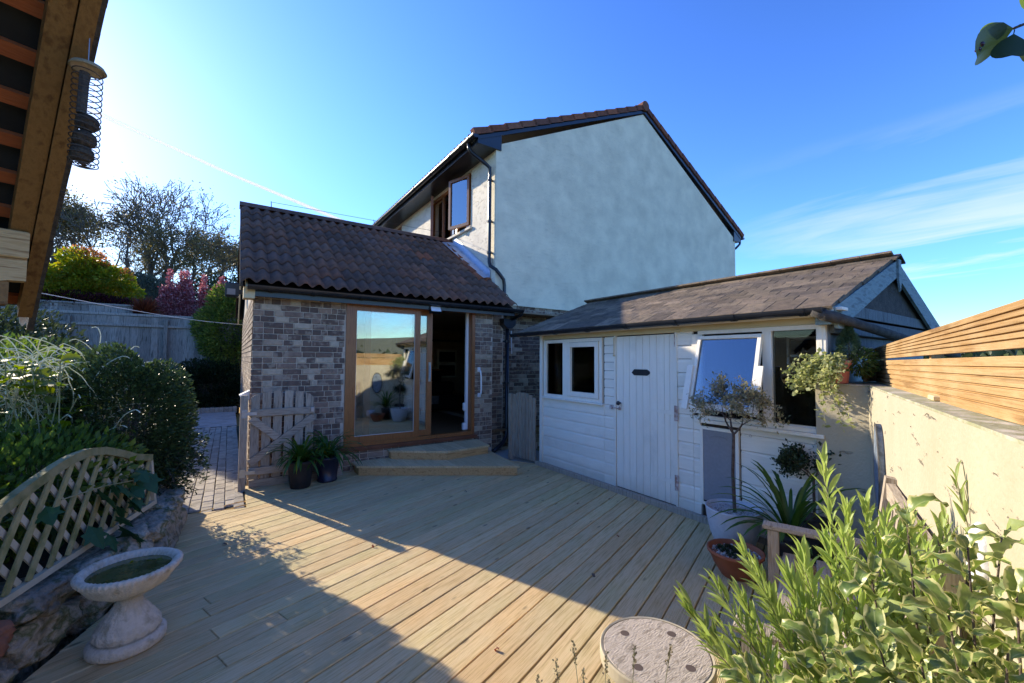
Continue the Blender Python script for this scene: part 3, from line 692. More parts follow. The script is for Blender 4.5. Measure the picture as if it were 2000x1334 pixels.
def gutter(name, parent, p, q, m, r=.056, brk=(), ends=True):
    p = Vector(p); q = Vector(q); d = (q-p).normalized(); sdv = d.cross(Vector((0, 0, 1))); mb = MB(); n = 10; vs = []; fs = []
    for rr in (r, r*.9):
        for o in (p, q):
            for k in range(n+1):
                th = math.pi*k/n; vs.append(o+sdv*math.cos(th)*rr-Vector((0, 0, 1))*math.sin(th)*rr)
    m1 = n+1
    for k in range(n):
        fs += [(k, k+1, m1+k+1, m1+k), (2*m1+k+1, 2*m1+k, 3*m1+k, 3*m1+k+1)]
    for a in (0, n): fs.append((a, m1+a, 3*m1+a, 2*m1+a))
    mb.add(vs, fs)
    if ends:
        for o in (p, q):
            c = [o+sdv*math.cos(math.pi*k/n)*r*1.06-Vector((0, 0, 1))*math.sin(math.pi*k/n)*r*1.06 for k in range(n+1)]
            mb.add([x-d*.012 for x in c]+[x+d*.012 for x in c], [tuple(range(n+1)), tuple(range(2*n+1, n, -1))]+[(k, k+1, n+2+k, n+1+k) for k in range(n)])
    go_ = mb.build(name, m, parent)
    L = (q-p).length
    for f in brk:
        o = p+d*f*L; c = []
        bb = MB()
        for e in (-.022, .022):
            for k in range(n+1): th = math.pi*k/n; c.append(o+d*e+sdv*math.cos(th)*r*1.14-Vector((0, 0, 1))*math.sin(th)*r*1.14)
        bb.add(c, [(k, k+1, n+2+k, n+1+k) for k in range(n)]); 
        for e in (-.022, .022):
            cc = []
            for rr in (1.14, 1.0):
                for k in range(n+1): th = math.pi*k/n; cc.append(o+d*e+sdv*math.cos(th)*r*rr-Vector((0, 0, 1))*math.sin(th)*r*rr)
            bb.add(cc, [(k, k+1, n+2+k, n+1+k) for k in range(n)])
        bb.build('gutter_bracket', m, go_ if name != 'gutter' or True else parent)
    return go_
gutter('gutter', EX, (.17, 5.925, 2.452), (4.22, 5.925, 2.44), M['black'], .055, (.06, .18, .33, .5, .66, .8, .93))
b = MB()   # lead flashing dressed over tiles and up the wall
zr = lambda y: 2.47+(y-5.93)*TP
vs = []; fs = []
ys = [6.80+i*.2 for i in range(9)]
for i, y in enumerate(ys):
    xi = 3.93-.13*i/8; z = zr(y)+.085
    vs += [(xi, y, z-.012+.004*(i % 2)), ((xi+4.09)/2, y, z+.012), (4.085, y, z+.02), (4.09, y, z+.17)]
for i in range(8):
    for k in range(3): a = i*4+k; fs.append((a, a+1, a+5, a+4))
b.add(vs, fs); b.build('flashing', M['lead'], EX, smooth=True)
# patio door
def frame_rect(mb, x0, x1, z0, z1, y0, y1, w): 
    mb.box(x0, x0+w, y0, y1, z0, z1); mb.box(x1-w, x1, y0, y1, z0, z1); mb.box(x0+w, x1-w, y0+.001, y1, z0, z0+w); mb.box(x0+w, x1-w, y0+.001, y1, z1-w, z1)
DR = MB(); frame_rect(DR, 1.346, 3.399, .332, 2.40, 6.12, 6.24, .055); DRo = DR.build('door_frame', M['oak'], EX)
b = MB(); b.box(1.30, 3.44, 6.085, 6.139, .295, .330); b.box(1.33, 3.41, 6.10, 6.139, .272, .294); b.build('door_sill', M['oakd'], DRo)
b = MB(); frame_rect(b, 1.402, 2.44, .388, 2.344, 6.128, 6.17, .085); dl = b.build('door', M['oak'], EX)
b = MB(); b.box(1.487, 2.355, 6.146, 6.152, .473, 2.259); b.build('pane', M['glass'], dl)
b = MB(); b.box(1.481, 2.361, 6.140, 6.145, .467, .479); b.box(1.481, 2.361, 6.140, 6.145, 2.253, 2.265); b.box(1.481, 1.492, 6.139, 6.1445, .48, 2.252); b.box(2.350, 2.361, 6.139, 6.1445, .48, 2.252); b.build('gasket', M['line'], dl)
b = MB(); frame_rect(b, 1.62, 2.66, .388, 2.344, 6.182, 6.222, .085); d2 = b.build('door', M['oak'], EX)
b = MB(); b.box(1.705, 2.575, 6.20, 6.206, .473, 2.259); b.build('pane', M['glass'], d2)
b = MB(); b.box(2.60, 2.635, 6.168, 6.181, 1.22, 1.52); b.build('handle', M['oven'], d2)
b = MB(); b.box(2.606, 2.629, 6.150, 6.167, 1.27, 1.47); b.build('lock_plate', M['metal'], d2)
b = MB(); b.box(3.30, 3.342, 6.245, 6.29, .40, 2.38); b.build('blind_track', M['upvc'], EX)
b = MB(); b.bbox(3.235, 3.30, 6.20, 6.25, .40, .52, .01); b.bbox(3.24, 3.28, 6.20, 6.24, .72, .85, .01); b.build('blind_weight', M['upvc'], EX)
# grab handle on the brick pier
b = MB(); b.tube([(3.475, 6.10, 1.405), (3.475, 6.06, 1.37), (3.478, 6.045, 1.30), (3.482, 6.045, 1.08), (3.485, 6.06, 1.01), (3.485, 6.10, .975)], .014, 8); b.bbox(3.45, 3.50, 6.105, 6.127, 1.36, 1.44, .005); b.bbox(3.46, 3.51, 6.105, 6.127, .94, 1.01, .005)
tag(b.build('grab_handle', M['upvc'], smooth=False), 'curved white grab handle fixed to the brick pier right of the patio door', 'handle')
# floodlight under the gutter, white lamp head
fl = thing('floodlight', 'small pale floodlight under the gutter above the patio door', 'light', (2.6, 6.0, 2.34))
b = MB(); b.prism([(5.93, 2.30), (5.99, 2.27), (6.03, 2.36), (5.97, 2.38)], 2.52, 2.70, 'x'); b.build('housing', M['black'], fl)
b = MB(); b.add([(2.53, 5.925, 2.305), (2.69, 5.925, 2.305), (2.69, 5.962, 2.378), (2.53, 5.962, 2.378)], [(0,1,2,3)]); b.build('lens', M['upvc'], fl)
f2 = thing('floodlight', 'black floodlight on the side of the extension beside the garden fence', 'light', (.1, 9.4, 2.6))
b = MB(); b.bbox(-.10, .12, 9.35, 9.62, 2.72, 2.98, .02); b.box(.12, .24, 9.4, 9.5, 2.78, 2.86); b.build('housing', M['black'], f2)
b = MB(); b.box(-.07, .06, 9.34, 9.349, 2.75, 2.86); b.build('lens', M['greypan'], f2)
b = MB(); b.prism([(.12, 1.10), (.235, 1.16), (.235, 1.05), (.17, 1.01)], 6.25, 6.45, 'y'); tag(b.build('tap_cover', M['upvc']), 'small white box on the side wall just above the gate post', 'box')
# hopper and lower downpipe
dp_ = thing('downpipe', 'black rainwater downpipe with square hopper between extension and house', 'downpipe', (4.2, 6.45, 0))
b = MB(); b.prism([(4.03, 2.30), (4.28, 2.30), (4.28, 2.20), (4.20, 2.13), (4.11, 2.13), (4.03, 2.20)], 6.20, 6.40, 'y'); b.build('hopper', M['black'], dp_)
b = MB(); b.tube([(4.16, 6.30, 2.16), (4.16, 6.30, .30), (4.14, 6.28, .20), (4.04, 6.24, .10), (3.90, 6.2, .03), (3.80, 6.19, -.02)], .036, 10); b.tube([(4.22, 5.93, 2.40), (4.24, 6.0, 2.36), (4.20, 6.26, 2.29)], .034, 10); b.build('pipe', M['black'], dp_, smooth=True)
for z in (1.9, 1.15, .35):
    b = MB(); b.lathe([(.042, -.02), (.046, -.02), (.046, .02), (.042, .02)], (4.16, 6.30, z), 12); b.box(4.10, 4.22, 6.31, 6.355, z-.014, z+.014); b.build('pipe_clip', M['black'], dp_)
b = MB(); b.tube([(4.45, 6.60, 2.12), (4.452, 6.598, 1.9), (4.46, 6.6, 1.68)], .012, 6); tag(b.build('cable', M['upvc']), 'short white cable hanging on the brick wall beside the hopper', 'cable')
# things in the room
t = thing('wall_oven', 'built-in double oven in the dark kitchen seen through the open door', 'oven', (5.2, 11.0, 1.2))
b = MB(); b.box(4.85, 5.45, 10.9, 11.11, 1.05, 1.85); b.build('oven_body', M['oven'], t)
b = MB(); b.box(4.91, 5.39, 10.885, 10.899, 1.50, 1.78); b.build('oven_door', M['screen'], t)
b = MB(); b.box(4.91, 5.39, 10.885, 10.899, 1.10, 1.40); b.build('oven_door', M['screen'], t)
t = thing('sofa', 'black leather sofa with a grey fur throw inside the room', 'sofa', (3.9, 9.2, .35))
b = MB(); b.bbox(3.3, 4.7, 8.9, 9.7, .40, .72, .05); b.build('seat', M['leather'], t)
b = MB(); b.bbox(3.3, 4.7, 9.5, 9.75, .73, 1.02, .05); b.build('backrest', M['leather'], t)
b = MB(); b.prism([(8.88, .55), (8.87, .735), (9.3, .735), (9.3, .728), (8.89, .722)], 3.75, 4.0, 'x'); b.build('throw', M['fur'], t)
t = thing('kitchen_unit', 'dark kitchen units along the back of the room', 'cabinet', (4.0, 10.8, .35))
b = MB(); b.box(3.4, 4.84, 10.6, 11.1, .35, 1.25); b.box(3.6, 4.5, 10.75, 11.1, 1.75, 2.15); b.build('carcass', M['screen'], t)
b = MB(); b.box(3.38, 4.86, 10.57, 11.1, 1.26, 1.30); b.build('worktop', M['oak'], t)
t = thing('shelf', 'short dark shelf high on the wall inside the room', 'shelf', (4.9, 11.0, 2.1)); b = MB(); b.box(4.7, 5.6, 10.85, 11.11, 2.08, 2.12); b.build('board', M['dark'], t)
# ---- timber steps
def steps(name, label, poly, zt, z0, edge, n=6):
    t = thing(name, label, 'step', (poly[0][0], poly[0][1], z0))
    cx = sum(p[0] for p in poly)/len(poly); cy = sum(p[1] for p in poly)/len(poly)
    ins = [(p[0]+(cx-p[0])*.03, p[1]+(cy-p[1])*.03) for p in poly]
    mb = MB(); mb.prism(ins, z0, zt-.029); mb.build('riser', M['newwood'], t)
    (ax, ay), (bx, by) = edge; d = Vector((bx-ax, by-ay, 0)).normalized(); nrm = Vector((-d.y, d.x, 0))
    # boards run square to the house front (world Y), clipped to the outline
    xs0 = min(p[0] for p in poly); xs1 = max(p[0] for p in poly); x = xs0
    while x < xs1:
        pl = clip(clip(poly, 1, 0, x+.14), -1, 0, -x)
        if len(pl) >= 3:
            yo = min(p[1] for p in pl)
            m2 = MB(); m2.prism([(p[1]-yo, -(p[0]-x)+0) for p in pl][::-1], 0, .028)
            # local x along the board
            m2.build('plank', M['deckstep'], t, rot=math.pi/2, loc=(x, yo, zt-.028))
        x += .1445
    return t
s1 = [(1.46, 5.86), (3.31, 4.68), (3.52, 6.12), (1.46, 6.12)]
steps('lower_step', 'wide lower timber step angled across in front of the patio door', s1, .13, .001, (s1[0], s1[1]))
s2 = [(1.95, 6.0), (2.62, 5.50), (3.36, 5.56), (3.44, 6.10), (1.95, 6.10)]
steps('upper_step', 'smaller upper timber step on top of the lower one under the door sill', s2, .255, .131, (s2[1], s2[2]))

# ================================================================== MAIN HOUSE
HS = thing('house', 'tall two storey cream rendered house with a big blank gable', 'house', (8.4, 6.63, 0))
HX0, HX1, HY0, HY1 = 4.10, 12.70, 6.635, 16.5
gz_ = [(HX0, 2.63), (HX1, 2.63), (HX1, 5.28), (8.42, 7.74), (HX0, 5.66)]
w = MB(); w.prism(gz_, HY0, HY0+.25, 'y'); w.build('gable_wall', M['render'], HS)
w = MB(); w.box(HX0+.015, HX1-.015, HY0+.03, HY0+.25, -.15, 2.629); w.build('base_wall', M['mortar'], HS)
w = MB(); walled(w, 'y', HY0+.25, HY1, HX0, HX0+.22, 2.63, 5.60, [(7.62, 9.75, 4.33, 5.52), (11.9, 13.6, 4.33, 5.52)])
walled(w, 'y', HY0+.25, HY1, HX0+.02, HX0+.22, -.1, 2.62, [(HY0+.2, 11.1, .35, 2.45)]); w.build('side_wall', M['cream'], HS)
w = MB(); w.box(HX1-.2, HX1, HY0+.25, HY1, -.1, 5.28); w.box(HX0+.22, HX1-.2, HY1-.2, HY1, -.1, 5.2); w.build('rear_wall', M['cream'], HS)
w = MB(); w.box(HX0+.22, HX1-.2, HY0+.25, HY1-.2, 2.7, 2.8); w.box(5.8, 5.9, HY0+.25, HY1-.2, 2.8, 5.5); w.box(HX0+.22, 5.8, HY0+.25, HY1-.2, 5.53, 5.56); w.build('inner_wall', M['room'], HS)
bud = [300]; st = MB()
lay_bricks(HS, (0, HY0+.03), (1, 0), 4.115, 5.35, .155, 2.63, bud, 11, st)
lay_bricks(HS, (0, HY0+.03), (1, 0), 5.35, 7.2, 1.955, 2.63, bud, 12, st)
lay_bricks(HS, (0, HY0+.03), (1, 0), 5.35, 12.6, .005, 1.955, [0], 13, st)
lay_bricks(HS, (0, HY0+.03), (1, 0), 4.115, 5.35, -.07, .155, [0], 15, st)
st.build('brickwork', M['bricki'], HS, kind='stuff')
b = MB(); b.box(HX0+.01, HX1, HY0-.012, HY0-.001, 2.615, 2.635); b.build('render_bead', M['render'], HS)
# roof slopes: left eave (3.62,5.72) -> ridge (8.42,7.86) -> right eave (13.05,5.42)
RL, RR_, RT = (3.62, 5.66), (13.05, 5.36), (8.42, 7.83)
sl = MB()
for (a, b_) in ((RL, RT), (RT, RR_)):
    sl.prism([a, b_, (b_[0], b_[1]+.05), (a[0], a[1]+.05)], HY0-.02, HY1+.1, 'y')
sl.build('roof_deck', M['black'], HS)
# tiled slopes as joined courses
cs = MB()
for side, (e0, e1) in enumerate(((RL, RT), (RR_, RT))):
    dx = e1[0]-e0[0]; dz = e1[1]-e0[1]; L = math.hypot(dx, dz); n = int(L/.345)
    for k in range(n):
        for j in range(33):
            f0 = k*.345/L
            base = Vector((e0[0]+dx*f0, HY0+.10+j*.30, e0[1]+dz*f0+.055))
            ang = math.atan2(dz, abs(dx))
            Rz = Matrix.Rotation(R_(-90) if side == 0 else R_(90), 4, 'Z')
            mtx = Matrix.Translation(base) @ Rz @ Matrix.Translation((-.311 if side == 0 else 0, 0, 0)) @ Matrix.Rotation(ang, 4, 'X')
            if j % 1 == 0:
                cs.add([mtx @ Vector(v) for v in TB.v], TB.f)
cs.build('roof_tiling', M['tiler'], HS, kind='stuff')
# verge tiles on the gable edge
def verge(e0, e1, n, m):
    dx = e1[0]-e0[0]; dz = e1[1]-e0[1]; L = math.hypot(dx, dz); g = L/n
    vb = MB(); l = g+.05; vs = [(0,0,-.06),(l,0,-.075),(l,0,.035),(0,0,.06),(0,.12,-.06+.04),(l,.12,-.035),(l,.12,.035),(0,.12,.06)]
    vb.add(vs, [(0,1,2,3),(7,6,5,4),(0,4,5,1),(3,2,6,7),(0,3,7,4),(1,5,6,2)]); me = vb.mesh('verge_tile', m)
    ang = math.atan2(dz, dx)
    for k in range(n):
        f = k/n; p = (e0[0]+dx*f, HY0-.07, e0[1]+dz*f+.085)
        link('verge_tile', me, HS, mw=Matrix.Translation(p) @ Matrix.Rotation(-ang, 4, 'Y') @ Matrix.Rotation(random.uniform(-.006, .012), 4, 'Y'))
verge((3.58, 5.66), RT, 14, M['tiler']); verge((13.1, 5.36), RT, 15, M['tiler'])
b = MB(); b.tube([(8.42, HY0-.09, 7.92), (8.42, HY0+.3, 7.92)], .125, 14); b.build('ridge_end', M['tiler'], HS)
for k in range(21):
    b = MB(); b.tube([(8.42, HY0+.3+k*.45, 7.93), (8.42, HY0+.3+k*.45+.44, 7.925)], .12, 10); b.build('ridge_tile', M['tiler'], HS) if k < 6 else None
b = MB(); b.tube([(8.42, HY0+3.0, 7.93), (8.42, HY1, 7.93)], .12, 10); b.build('ridge_capping', M['tiler'], HS)
b = MB()     # dark boards under the verge, eaves box and soffits
b.prism([(3.68, 5.63), (8.42, 7.76), (8.42, 7.84), (3.68, 5.70)], HY0-.04, HY0-.002, 'y'); b.prism([(8.42, 7.76), (12.99, 5.33), (12.99, 5.41), (8.42, 7.84)], HY0-.041, HY0-.003, 'y')
b.prism([(3.68, 5.57), (4.20, 5.57), (4.20, 5.86), (3.68, 5.66)], HY0-.03, HY0+.26, 'y'); b.prism([(12.6, 5.22), (13.0, 5.25), (13.0, 5.38), (12.6, 5.58)], HY0-.03, HY0+.26, 'y')
b.build('bargeboard', M['black'], HS)
b = MB(); b.box(3.70, HX0, HY0+.26, HY1, 5.575, 5.60); b.build('soffit', M['black'], HS); b = MB(); b.box(3.675, 3.70, HY0+.26, HY1, 5.565, 5.70); b.build('fascia', M['black'], HS); b = MB(); b.box(HX1, 13.0, HY0+.26, HY1, 5.24, 5.27); b.build('soffit', M['black'], HS)
gutter('gutter', HS, (3.615, HY0-.06, 5.70), (3.615, HY1, 5.70), M['black'], .062, (.02, .055, .1, .2, .3, .42, .55, .7, .85))
gutter('gutter', HS, (13.1, HY0-.05, 5.40), (13.1, HY1, 5.40), M['black'], .06, (.02,))
b = MB(); b.tube([(3.62, 6.86, 5.66), (3.63, 6.85, 5.54), (3.68, 6.85, 5.48), (3.96, 6.77, 5.30), (4.03, 6.75, 5.24), (4.035, 6.75, 5.1), (4.035, 6.75, 3.42), (4.04, 6.72, 3.34), (4.09, 6.60, 3.26), (4.16, 6.57, 3.17), (4.24, 6.56, 3.08), (4.26, 6.56, 2.98), (4.26, 6.56, 2.55), (4.22, 6.45, 2.38)], .034, 10)
up_ = b.build('downpipe', M['black'], HS, smooth=True)
for z in (5.0, 4.2, 3.6):
    b = MB(); b.lathe([(.04, -.02), (.045, -.02), (.045, .02), (.04, .02)], (4.035, 6.75, z), 12); b.box(4.035, 4.098, 6.735, 6.765, z-.015, z+.015); b.build('pipe_clip', M['black'], up_)
# small downpipe elbow under the right eave
b = MB(); b.tube([(13.1, HY0+.05, 5.36), (13.08, HY0+.05, 5.22), (12.85, HY0+.06, 5.05), (12.80, HY0+.3, 4.95)], .034, 8); b.build('downpipe', M['black'], HS, smooth=True)
# upstairs window: frame, two opened casements
def win_frame(y0, y1, z0, z1, mull, m, parent):
    b = MB(); X0, X1 = HX0+.03, HX0+.10; w_ = .06
    b.box(X0, X1, y0, y0+w_, z0, z1); b.box(X0, X1, y1-w_, y1, z0, z1); b.box(X0+.001, X1, y0+w_, y1-w_, z0, z0+w_); b.box(X0+.001, X1, y0+w_, y1-w_, z1-w_, z1)
    for q in mull: b.box(X0+.002, X1, q-.03, q+.03, z0+w_, z1-w_)
    return b.build('window', m, parent)
wf = win_frame(7.62, 9.75, 4.33, 5.52, (8.36, 9.10), M['oak'], HS)
b = MB(); b.box(HX0+.06, HX0+.066, 8.53, 9.12, 4.39, 5.46); b.build('pane', M['glass3'], wf)
b = MB(); b.box(HX0-.06, HX0+.03, 7.56, 9.80, 4.285, 4.328); b.build('sill', M['cream'], wf)
CAS = Matrix.Translation((HX0-.01, 7.66, 0)) @ Matrix.Rotation(R_(107.4), 4, 'Z')
def casement(hy, ang, wd, z0, z1, name='casement', at=None):
    t = at or Matrix.Translation((HX0+.02, hy, 0)) @ Matrix.Rotation(ang, 4, 'Z')
    b = MB(); f = .06; b.box(0, wd, -.03, .03, z0, z0+f); b.box(0, wd, -.03, .03, z1-f, z1); b.box(0, f, -.03, .03, z0+f, z1-f); b.box(wd-f, wd, -.03, .03, z0+f, z1-f)
    o = link(name, b.mesh(name, M['oak']), HS, mw=t)
    p = MB(); p.box(f, wd-f, -.004, .004, z0+f, z1-f); link('pane', p.mesh('pane', M['glass3']), o, mw=t)
casement(0, 0, .62, 4.39, 5.47, at=CAS)
casement(9.72, R_(247), .55, 4.39, 5.47)
b = MB(); b.box(HX0+.17, HX0+.20, 7.95, 8.15, 4.4, 5.45); b.box(HX0+.17, HX0+.20, 8.75, 9.0, 4.4, 5.45); b.build('curtain', M['line'], wf)
wf2 = win_frame(11.9, 13.6, 4.33, 5.52, (12.7,), M['oak'], HS)
b = MB(); b.box(HX0+.06, HX0+.066, 11.95, 13.55, 4.39, 5.46); b.build('pane', M['glass3'], wf2)

# ================================================================== SHED
SH = thing('shed', 'white weatherboarded shed with plank door and brown tiled roof', 'shed', (4.6, 3.2, 0))
SX = 3.92
W1 = (3.84, 4.80, 1.115, 1.80); W2a = (1.81, 2.39, 1.06, 1.80); W2b = (1.40, 1.73, 1.04, 1.83); DO = (2.69, 3.505, .06, 1.865)
w = MB(); walled(w, 'y', 1.36, 4.99, SX+.012, SX+.05, .0, 1.98, [W1, (1.38, 2.40, 1.04, 1.83), (DO[0], DO[1], .05, DO[3])]); w.build('wall_sheet', M['shedin'], SH)  # dark sheet colour stands in for groove shadow between the weatherboards
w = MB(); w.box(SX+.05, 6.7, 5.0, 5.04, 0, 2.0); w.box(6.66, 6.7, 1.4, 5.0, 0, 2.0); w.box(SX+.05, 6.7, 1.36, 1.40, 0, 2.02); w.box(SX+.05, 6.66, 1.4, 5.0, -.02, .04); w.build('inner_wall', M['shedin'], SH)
def boards(y0, y1, zs, nm='weatherboard'):
    for a, b_ in zip(zs[:-1], zs[1:]):
        mb = MB(); j = random.uniform(-.0012, .0012)
        mb.prism([(-.013+j, .005), (-.013+j, (b_-a)*.84), (-.004, (b_-a)*.96), (-.004, b_-a), (.012, b_-a), (.012, .005)], 0, y1-y0-.002, 'y')
        o = mb.build(nm, M['white'], SH, loc=(SX, y0+.001, a))
zl = [.03+.1415*i for i in range(8)]
boards(3.70, 4.925, zl[:8])
boards(3.53, 3.699, zl[:8])
zr_ = [zl[7]+.1052*i for i in range(9)]
boards(3.53, 3.699, zr_)
boards(2.49, 2.665, [.03+.1415*i for i in range(8)]+[1.0205+.142*i for i in range(1, 7)])
boards(2.41, 2.488, [.03+.1415*i for i in range(8)])
boards(1.37, 2.018, [.03+.1455*i for i in range(8)])
for (y0, y1, x, z0, z1) in ((4.93, 4.995, .03, .0, 1.95), (3.505, 3.53, .022, .03, 1.87), (2.665, 2.69, .022, .03, 1.87), (2.375, 2.49, .026, 1.05, 1.84), (1.335, 1.40, .026, .03, 1.88)):
    b = MB(); b.bbox(SX-x, SX+.012, y0, y1, z0, z1, .003); b.build('trim_post', M['whitev'], SH)
b = MB(); b.bbox(SX-.02, SX+.012, 1.36, 4.93, 1.87, 1.97, .003); b.build('head_board', M['creamp'], SH)
b = MB(); b.bbox(SX-.10, SX+.02, 1.20, 5.36, 1.965, 1.99, .003); b.bbox(3.80, 3.825, 1.25, 5.42, 1.925, 1.995, .003); b.build('fascia', M['white'], SH)
# left window: cream surround, two lights
b = MB(); frame_rect(b, 0, 0, 0, 0, 0, 0, 0)
def wframe(y0, y1, z0, z1, x0, x1, wd, m, parent, name='window', mull=()):
    b = MB(); b.box(x0, x1, y0, y0+wd, z0, z1); b.box(x0, x1, y1-wd, y1, z0, z1); b.box(x0+.001, x1, y0+wd, y1-wd, z0, z0+wd); b.box(x0+.001, x1, y0+wd, y1-wd, z1-wd, z1)
    for a, c in mull: b.box(x0+.002, x1, a, c, z0+wd, z1-wd)
    return b.build(name, m, parent)
wo = wframe(3.73, 4.90, 1.03, 1.86, SX-.024, SX+.03, .045, M['whitev'], SH, mull=((4.38, 4.48),))
wc = wframe(3.785, 4.375, 1.08, 1.81, SX-.036, SX+.02, .062, M['whitev'], wo, 'casement')
b = MB(); b.box(SX+.0, SX+.004, 3.85, 4.31, 1.145, 1.745); b.build('pane', M['glass2'], wo)
b = MB(); b.box(SX+.0, SX+.004, 4.485, 4.85, 1.08, 1.81); b.build('pane', M['glass2'], wo)
b = MB(); b.bbox(SX-.05, SX+.01, 3.70, 4.93, 1.005, 1.028, .004); b.build('sill', M['whitev'], wo)
# door
dm = MB(); DD = None
ys = [3.50, 3.395, 3.30, 3.205, 3.11, 3.015, 2.92, 2.825, 2.76, 2.695]
b = MB(); b.box(SX+.008, SX+.03, 2.695, 3.50, .062, 1.86); DD = b.build('door', M['shedin'], SH)  # dark backing colour serves as painted shadow in the door board gaps
for a, c in zip(ys[:-1], ys[1:]):
    b = MB(); b.bbox(SX-.012, SX+.0075, c+.002, a-.002, .064, 1.858, .003); b.build('board', M['whitev'], DD)
b = MB(); b.prism([(3.265, 1.43), (3.235, 1.462), (3.225, 1.47), (3.05, 1.47), (3.03, 1.46), (3.01, 1.445), (3.01, 1.425), (3.03, 1.41), (3.05, 1.40), (3.225, 1.40), (3.24, 1.408)], SX-.018, SX-.0125, 'x'); b.build('name_plate', M['black'], DD)
def strap(z):
    b = MB(); b.prism([(2.70, z-.03), (2.70, z+.03), (3.02, z+.006), (3.02, z-.006)], SX-.018, SX-.0122, 'x'); b.build('strap_hinge', M['whitev'], DD)
    b = MB(); b.box(SX-.026, SX-.0225, 2.655, 2.692, z-.08, z+.08); b.tube([(SX-.027, 2.692, z-.08), (SX-.027, 2.692, z+.08)], .006, 6); b.build('hinge_plate', M['rust'], DD)
strap(1.02); strap(.30)
b = MB(); b.tube([(SX-.02, 2.69, 1.72), (SX-.02, 2.69, 1.86)], .006, 6); b.build('hinge_plate', M['rust'], DD)
b = MB(); b.lathe([(.005, 0), (.012, .0), (.012, .02), (.024, .03), (.027, .042), (.018, .055), (0, .057)], (0, 0, 0), 16)
o = b.build('knob', M['black'], DD, smooth=True); o.matrix_basis = Matrix.Translation((SX-.012, 3.44, 1.06)) @ Matrix.Rotation(R_(-90), 4, 'Y')
b = MB(); b.tube([(SX-.03, 3.57, 1.0), (SX-.03, 3.42, .99)], .007, 6); b.tube([(SX-.03, 3.425, .99), (SX-.045, 3.425, 1.02)], .006, 6); b.box(SX-.026, SX-.0225, 3.555, 3.60, .975, 1.025); b.box(SX-.022, SX-.013, 3.43, 3.47, .975, 1.01); b.build('bolt', M['rust'], DD)
b = MB(); b.tube([(SX-.03, 3.525, 1.85), (SX-.03, 3.525, 1.64)], .005, 6); b.lathe([(.0, -.012), (.012, -.008), (.014, .004), (0, .014)], (SX-.03, 3.525, 1.63), 8); b.build('cabin_hook', M['creamp'], SH)
b = MB(); b.bbox(SX-.035, SX-.021, 2.61, 2.66, 1.875, 1.90, .004); b.build('latch_block', M['creamp'], SH)
# right window pair: frame, fixed dark light and the open top hung sash
wo = wframe(1.36, 2.42, 1.00, 1.87, SX-.03, SX+.03, .035, M['whitev'], SH, mull=((1.735, 1.81),))
b = MB(); b.box(SX-.004, SX, 1.40, 1.733, 1.04, 1.83); b.build('pane', M['glass2'], wo)
b = MB(); b.bbox(SX-.065, SX+.01, 1.35, 2.44, .965, .998, .004); b.build('sill', M['whitev'], wo)
tilt = R_(15.5)
tm = Matrix.Translation((SX-.035, 0, 1.81)) @ Matrix.Rotation(tilt, 4, 'Y')
b = MB(); y0, y1, h, f = 1.80, 2.40, .72, .032
b.box(-.02, .02, y0, y0+f, -h, 0); b.box(-.02, .02, y1-f, y1, -h, 0); b.box(-.019, .02, y0+f, y1-f, -f, 0); b.box(-.019, .02, y0+f, y1-f, -h, -h+.055)
sash = link('sash', b.mesh('sash', M['whitev']), wo, mw=tm)
p = MB(); p.box(-.003, .003, y0+f, y1-f, -h+.055, -f); link('pane', p.mesh('pane', M['glass4']), sash, mw=tm)
for yy in (y1-.005, y0-.055):
    p = MB(); p.bbox(-.042, -.022, yy, yy+.06, -h-.02, -h+.42, .003); link('side_board', p.mesh('side_board', M['whitev']), sash, mw=tm)
b = MB(); b.tube([(SX-.02, 2.405, 1.25), (SX-.13, 2.41, 1.22)], .006, 6); b.build('window_stay', M['rust'], wo)
# grey flap panel
cf = wframe(2.03, 2.41, .17, .93, SX-.03, SX+.0, .03, M['whitev'], SH, 'panel_frame')
b = MB(); b.bbox(SX-.026, SX-.012, 2.061, 2.379, .215, .899, .004); pn = b.build('grey_panel', M['greypan'], cf)
b = MB(); pts = [(SX-.028, 2.14+.16*i/12, .835+.018*math.sin(math.pi*i/12)) for i in range(13)]; b.tube(pts, .004, 6); b.build('finger_grip', M['greypan'], pn)
b = MB(); b.box(SX-.024, SX-.01, 2.061, 2.379, .2005, .2145); b.build('brush_strip', M['black'], cf)
b = MB(); b.lathe([(.010, 0), (.013, .003), (.010, .005)], (0, 0, 0), 12); o = b.build('ring_screw', M['rust'], SH); o.matrix_basis = Matrix.Translation((SX-.013, 1.93, .90)) @ Matrix.Rotation(R_(-90), 4, 'Y')
# sole plate
b = MB(); b.bbox(3.855, 3.915, 1.05, 5.06, -.02, .058, .006); b.build('sole_plate', M['oldwood'], SH)
# roof
SP = math.atan2(.60, 1.62); SL = math.hypot(.60, 1.62)
sh = MB(); sh.bbox(-.1225, .1225, 0, .29, -.012, .013, .003)
SHB = sh; SM = sh.mesh('roof_tile', M['shingle'])
stx = MB(); bud = [300]
NC = 12; g = SL/NC
for k in range(NC):
    e0 = 1.243+random.uniform(-.006, .006); first = True
    while e0 < 5.42:
        wdt = .125 if (first and k % 2) else .25
        if e0+wdt > 5.46: wdt = max(.06, 5.45-e0)
        mtx = Matrix.Translation((3.775, e0+wdt/2, 1.975)) @ Matrix.Rotation(R_(-90), 4, 'Z') @ Matrix.Rotation(SP+R_(2.2), 4, 'X') @ Matrix.Translation((0, k*g+random.uniform(-.004, .004), .012)) @ Matrix.Rotation(random.gauss(0, .004), 4, 'Y') @ Matrix.Diagonal((wdt/.25, .55 if k == NC-1 else 1, 1, 1))
        mtx.translation.z -= k*g*math.sin(R_(2.2))*.95
        if bud[0] > 0: bud[0] -= 1; link('roof_tile', SM, SH, mw=mtx)
        e0 += wdt; first = False
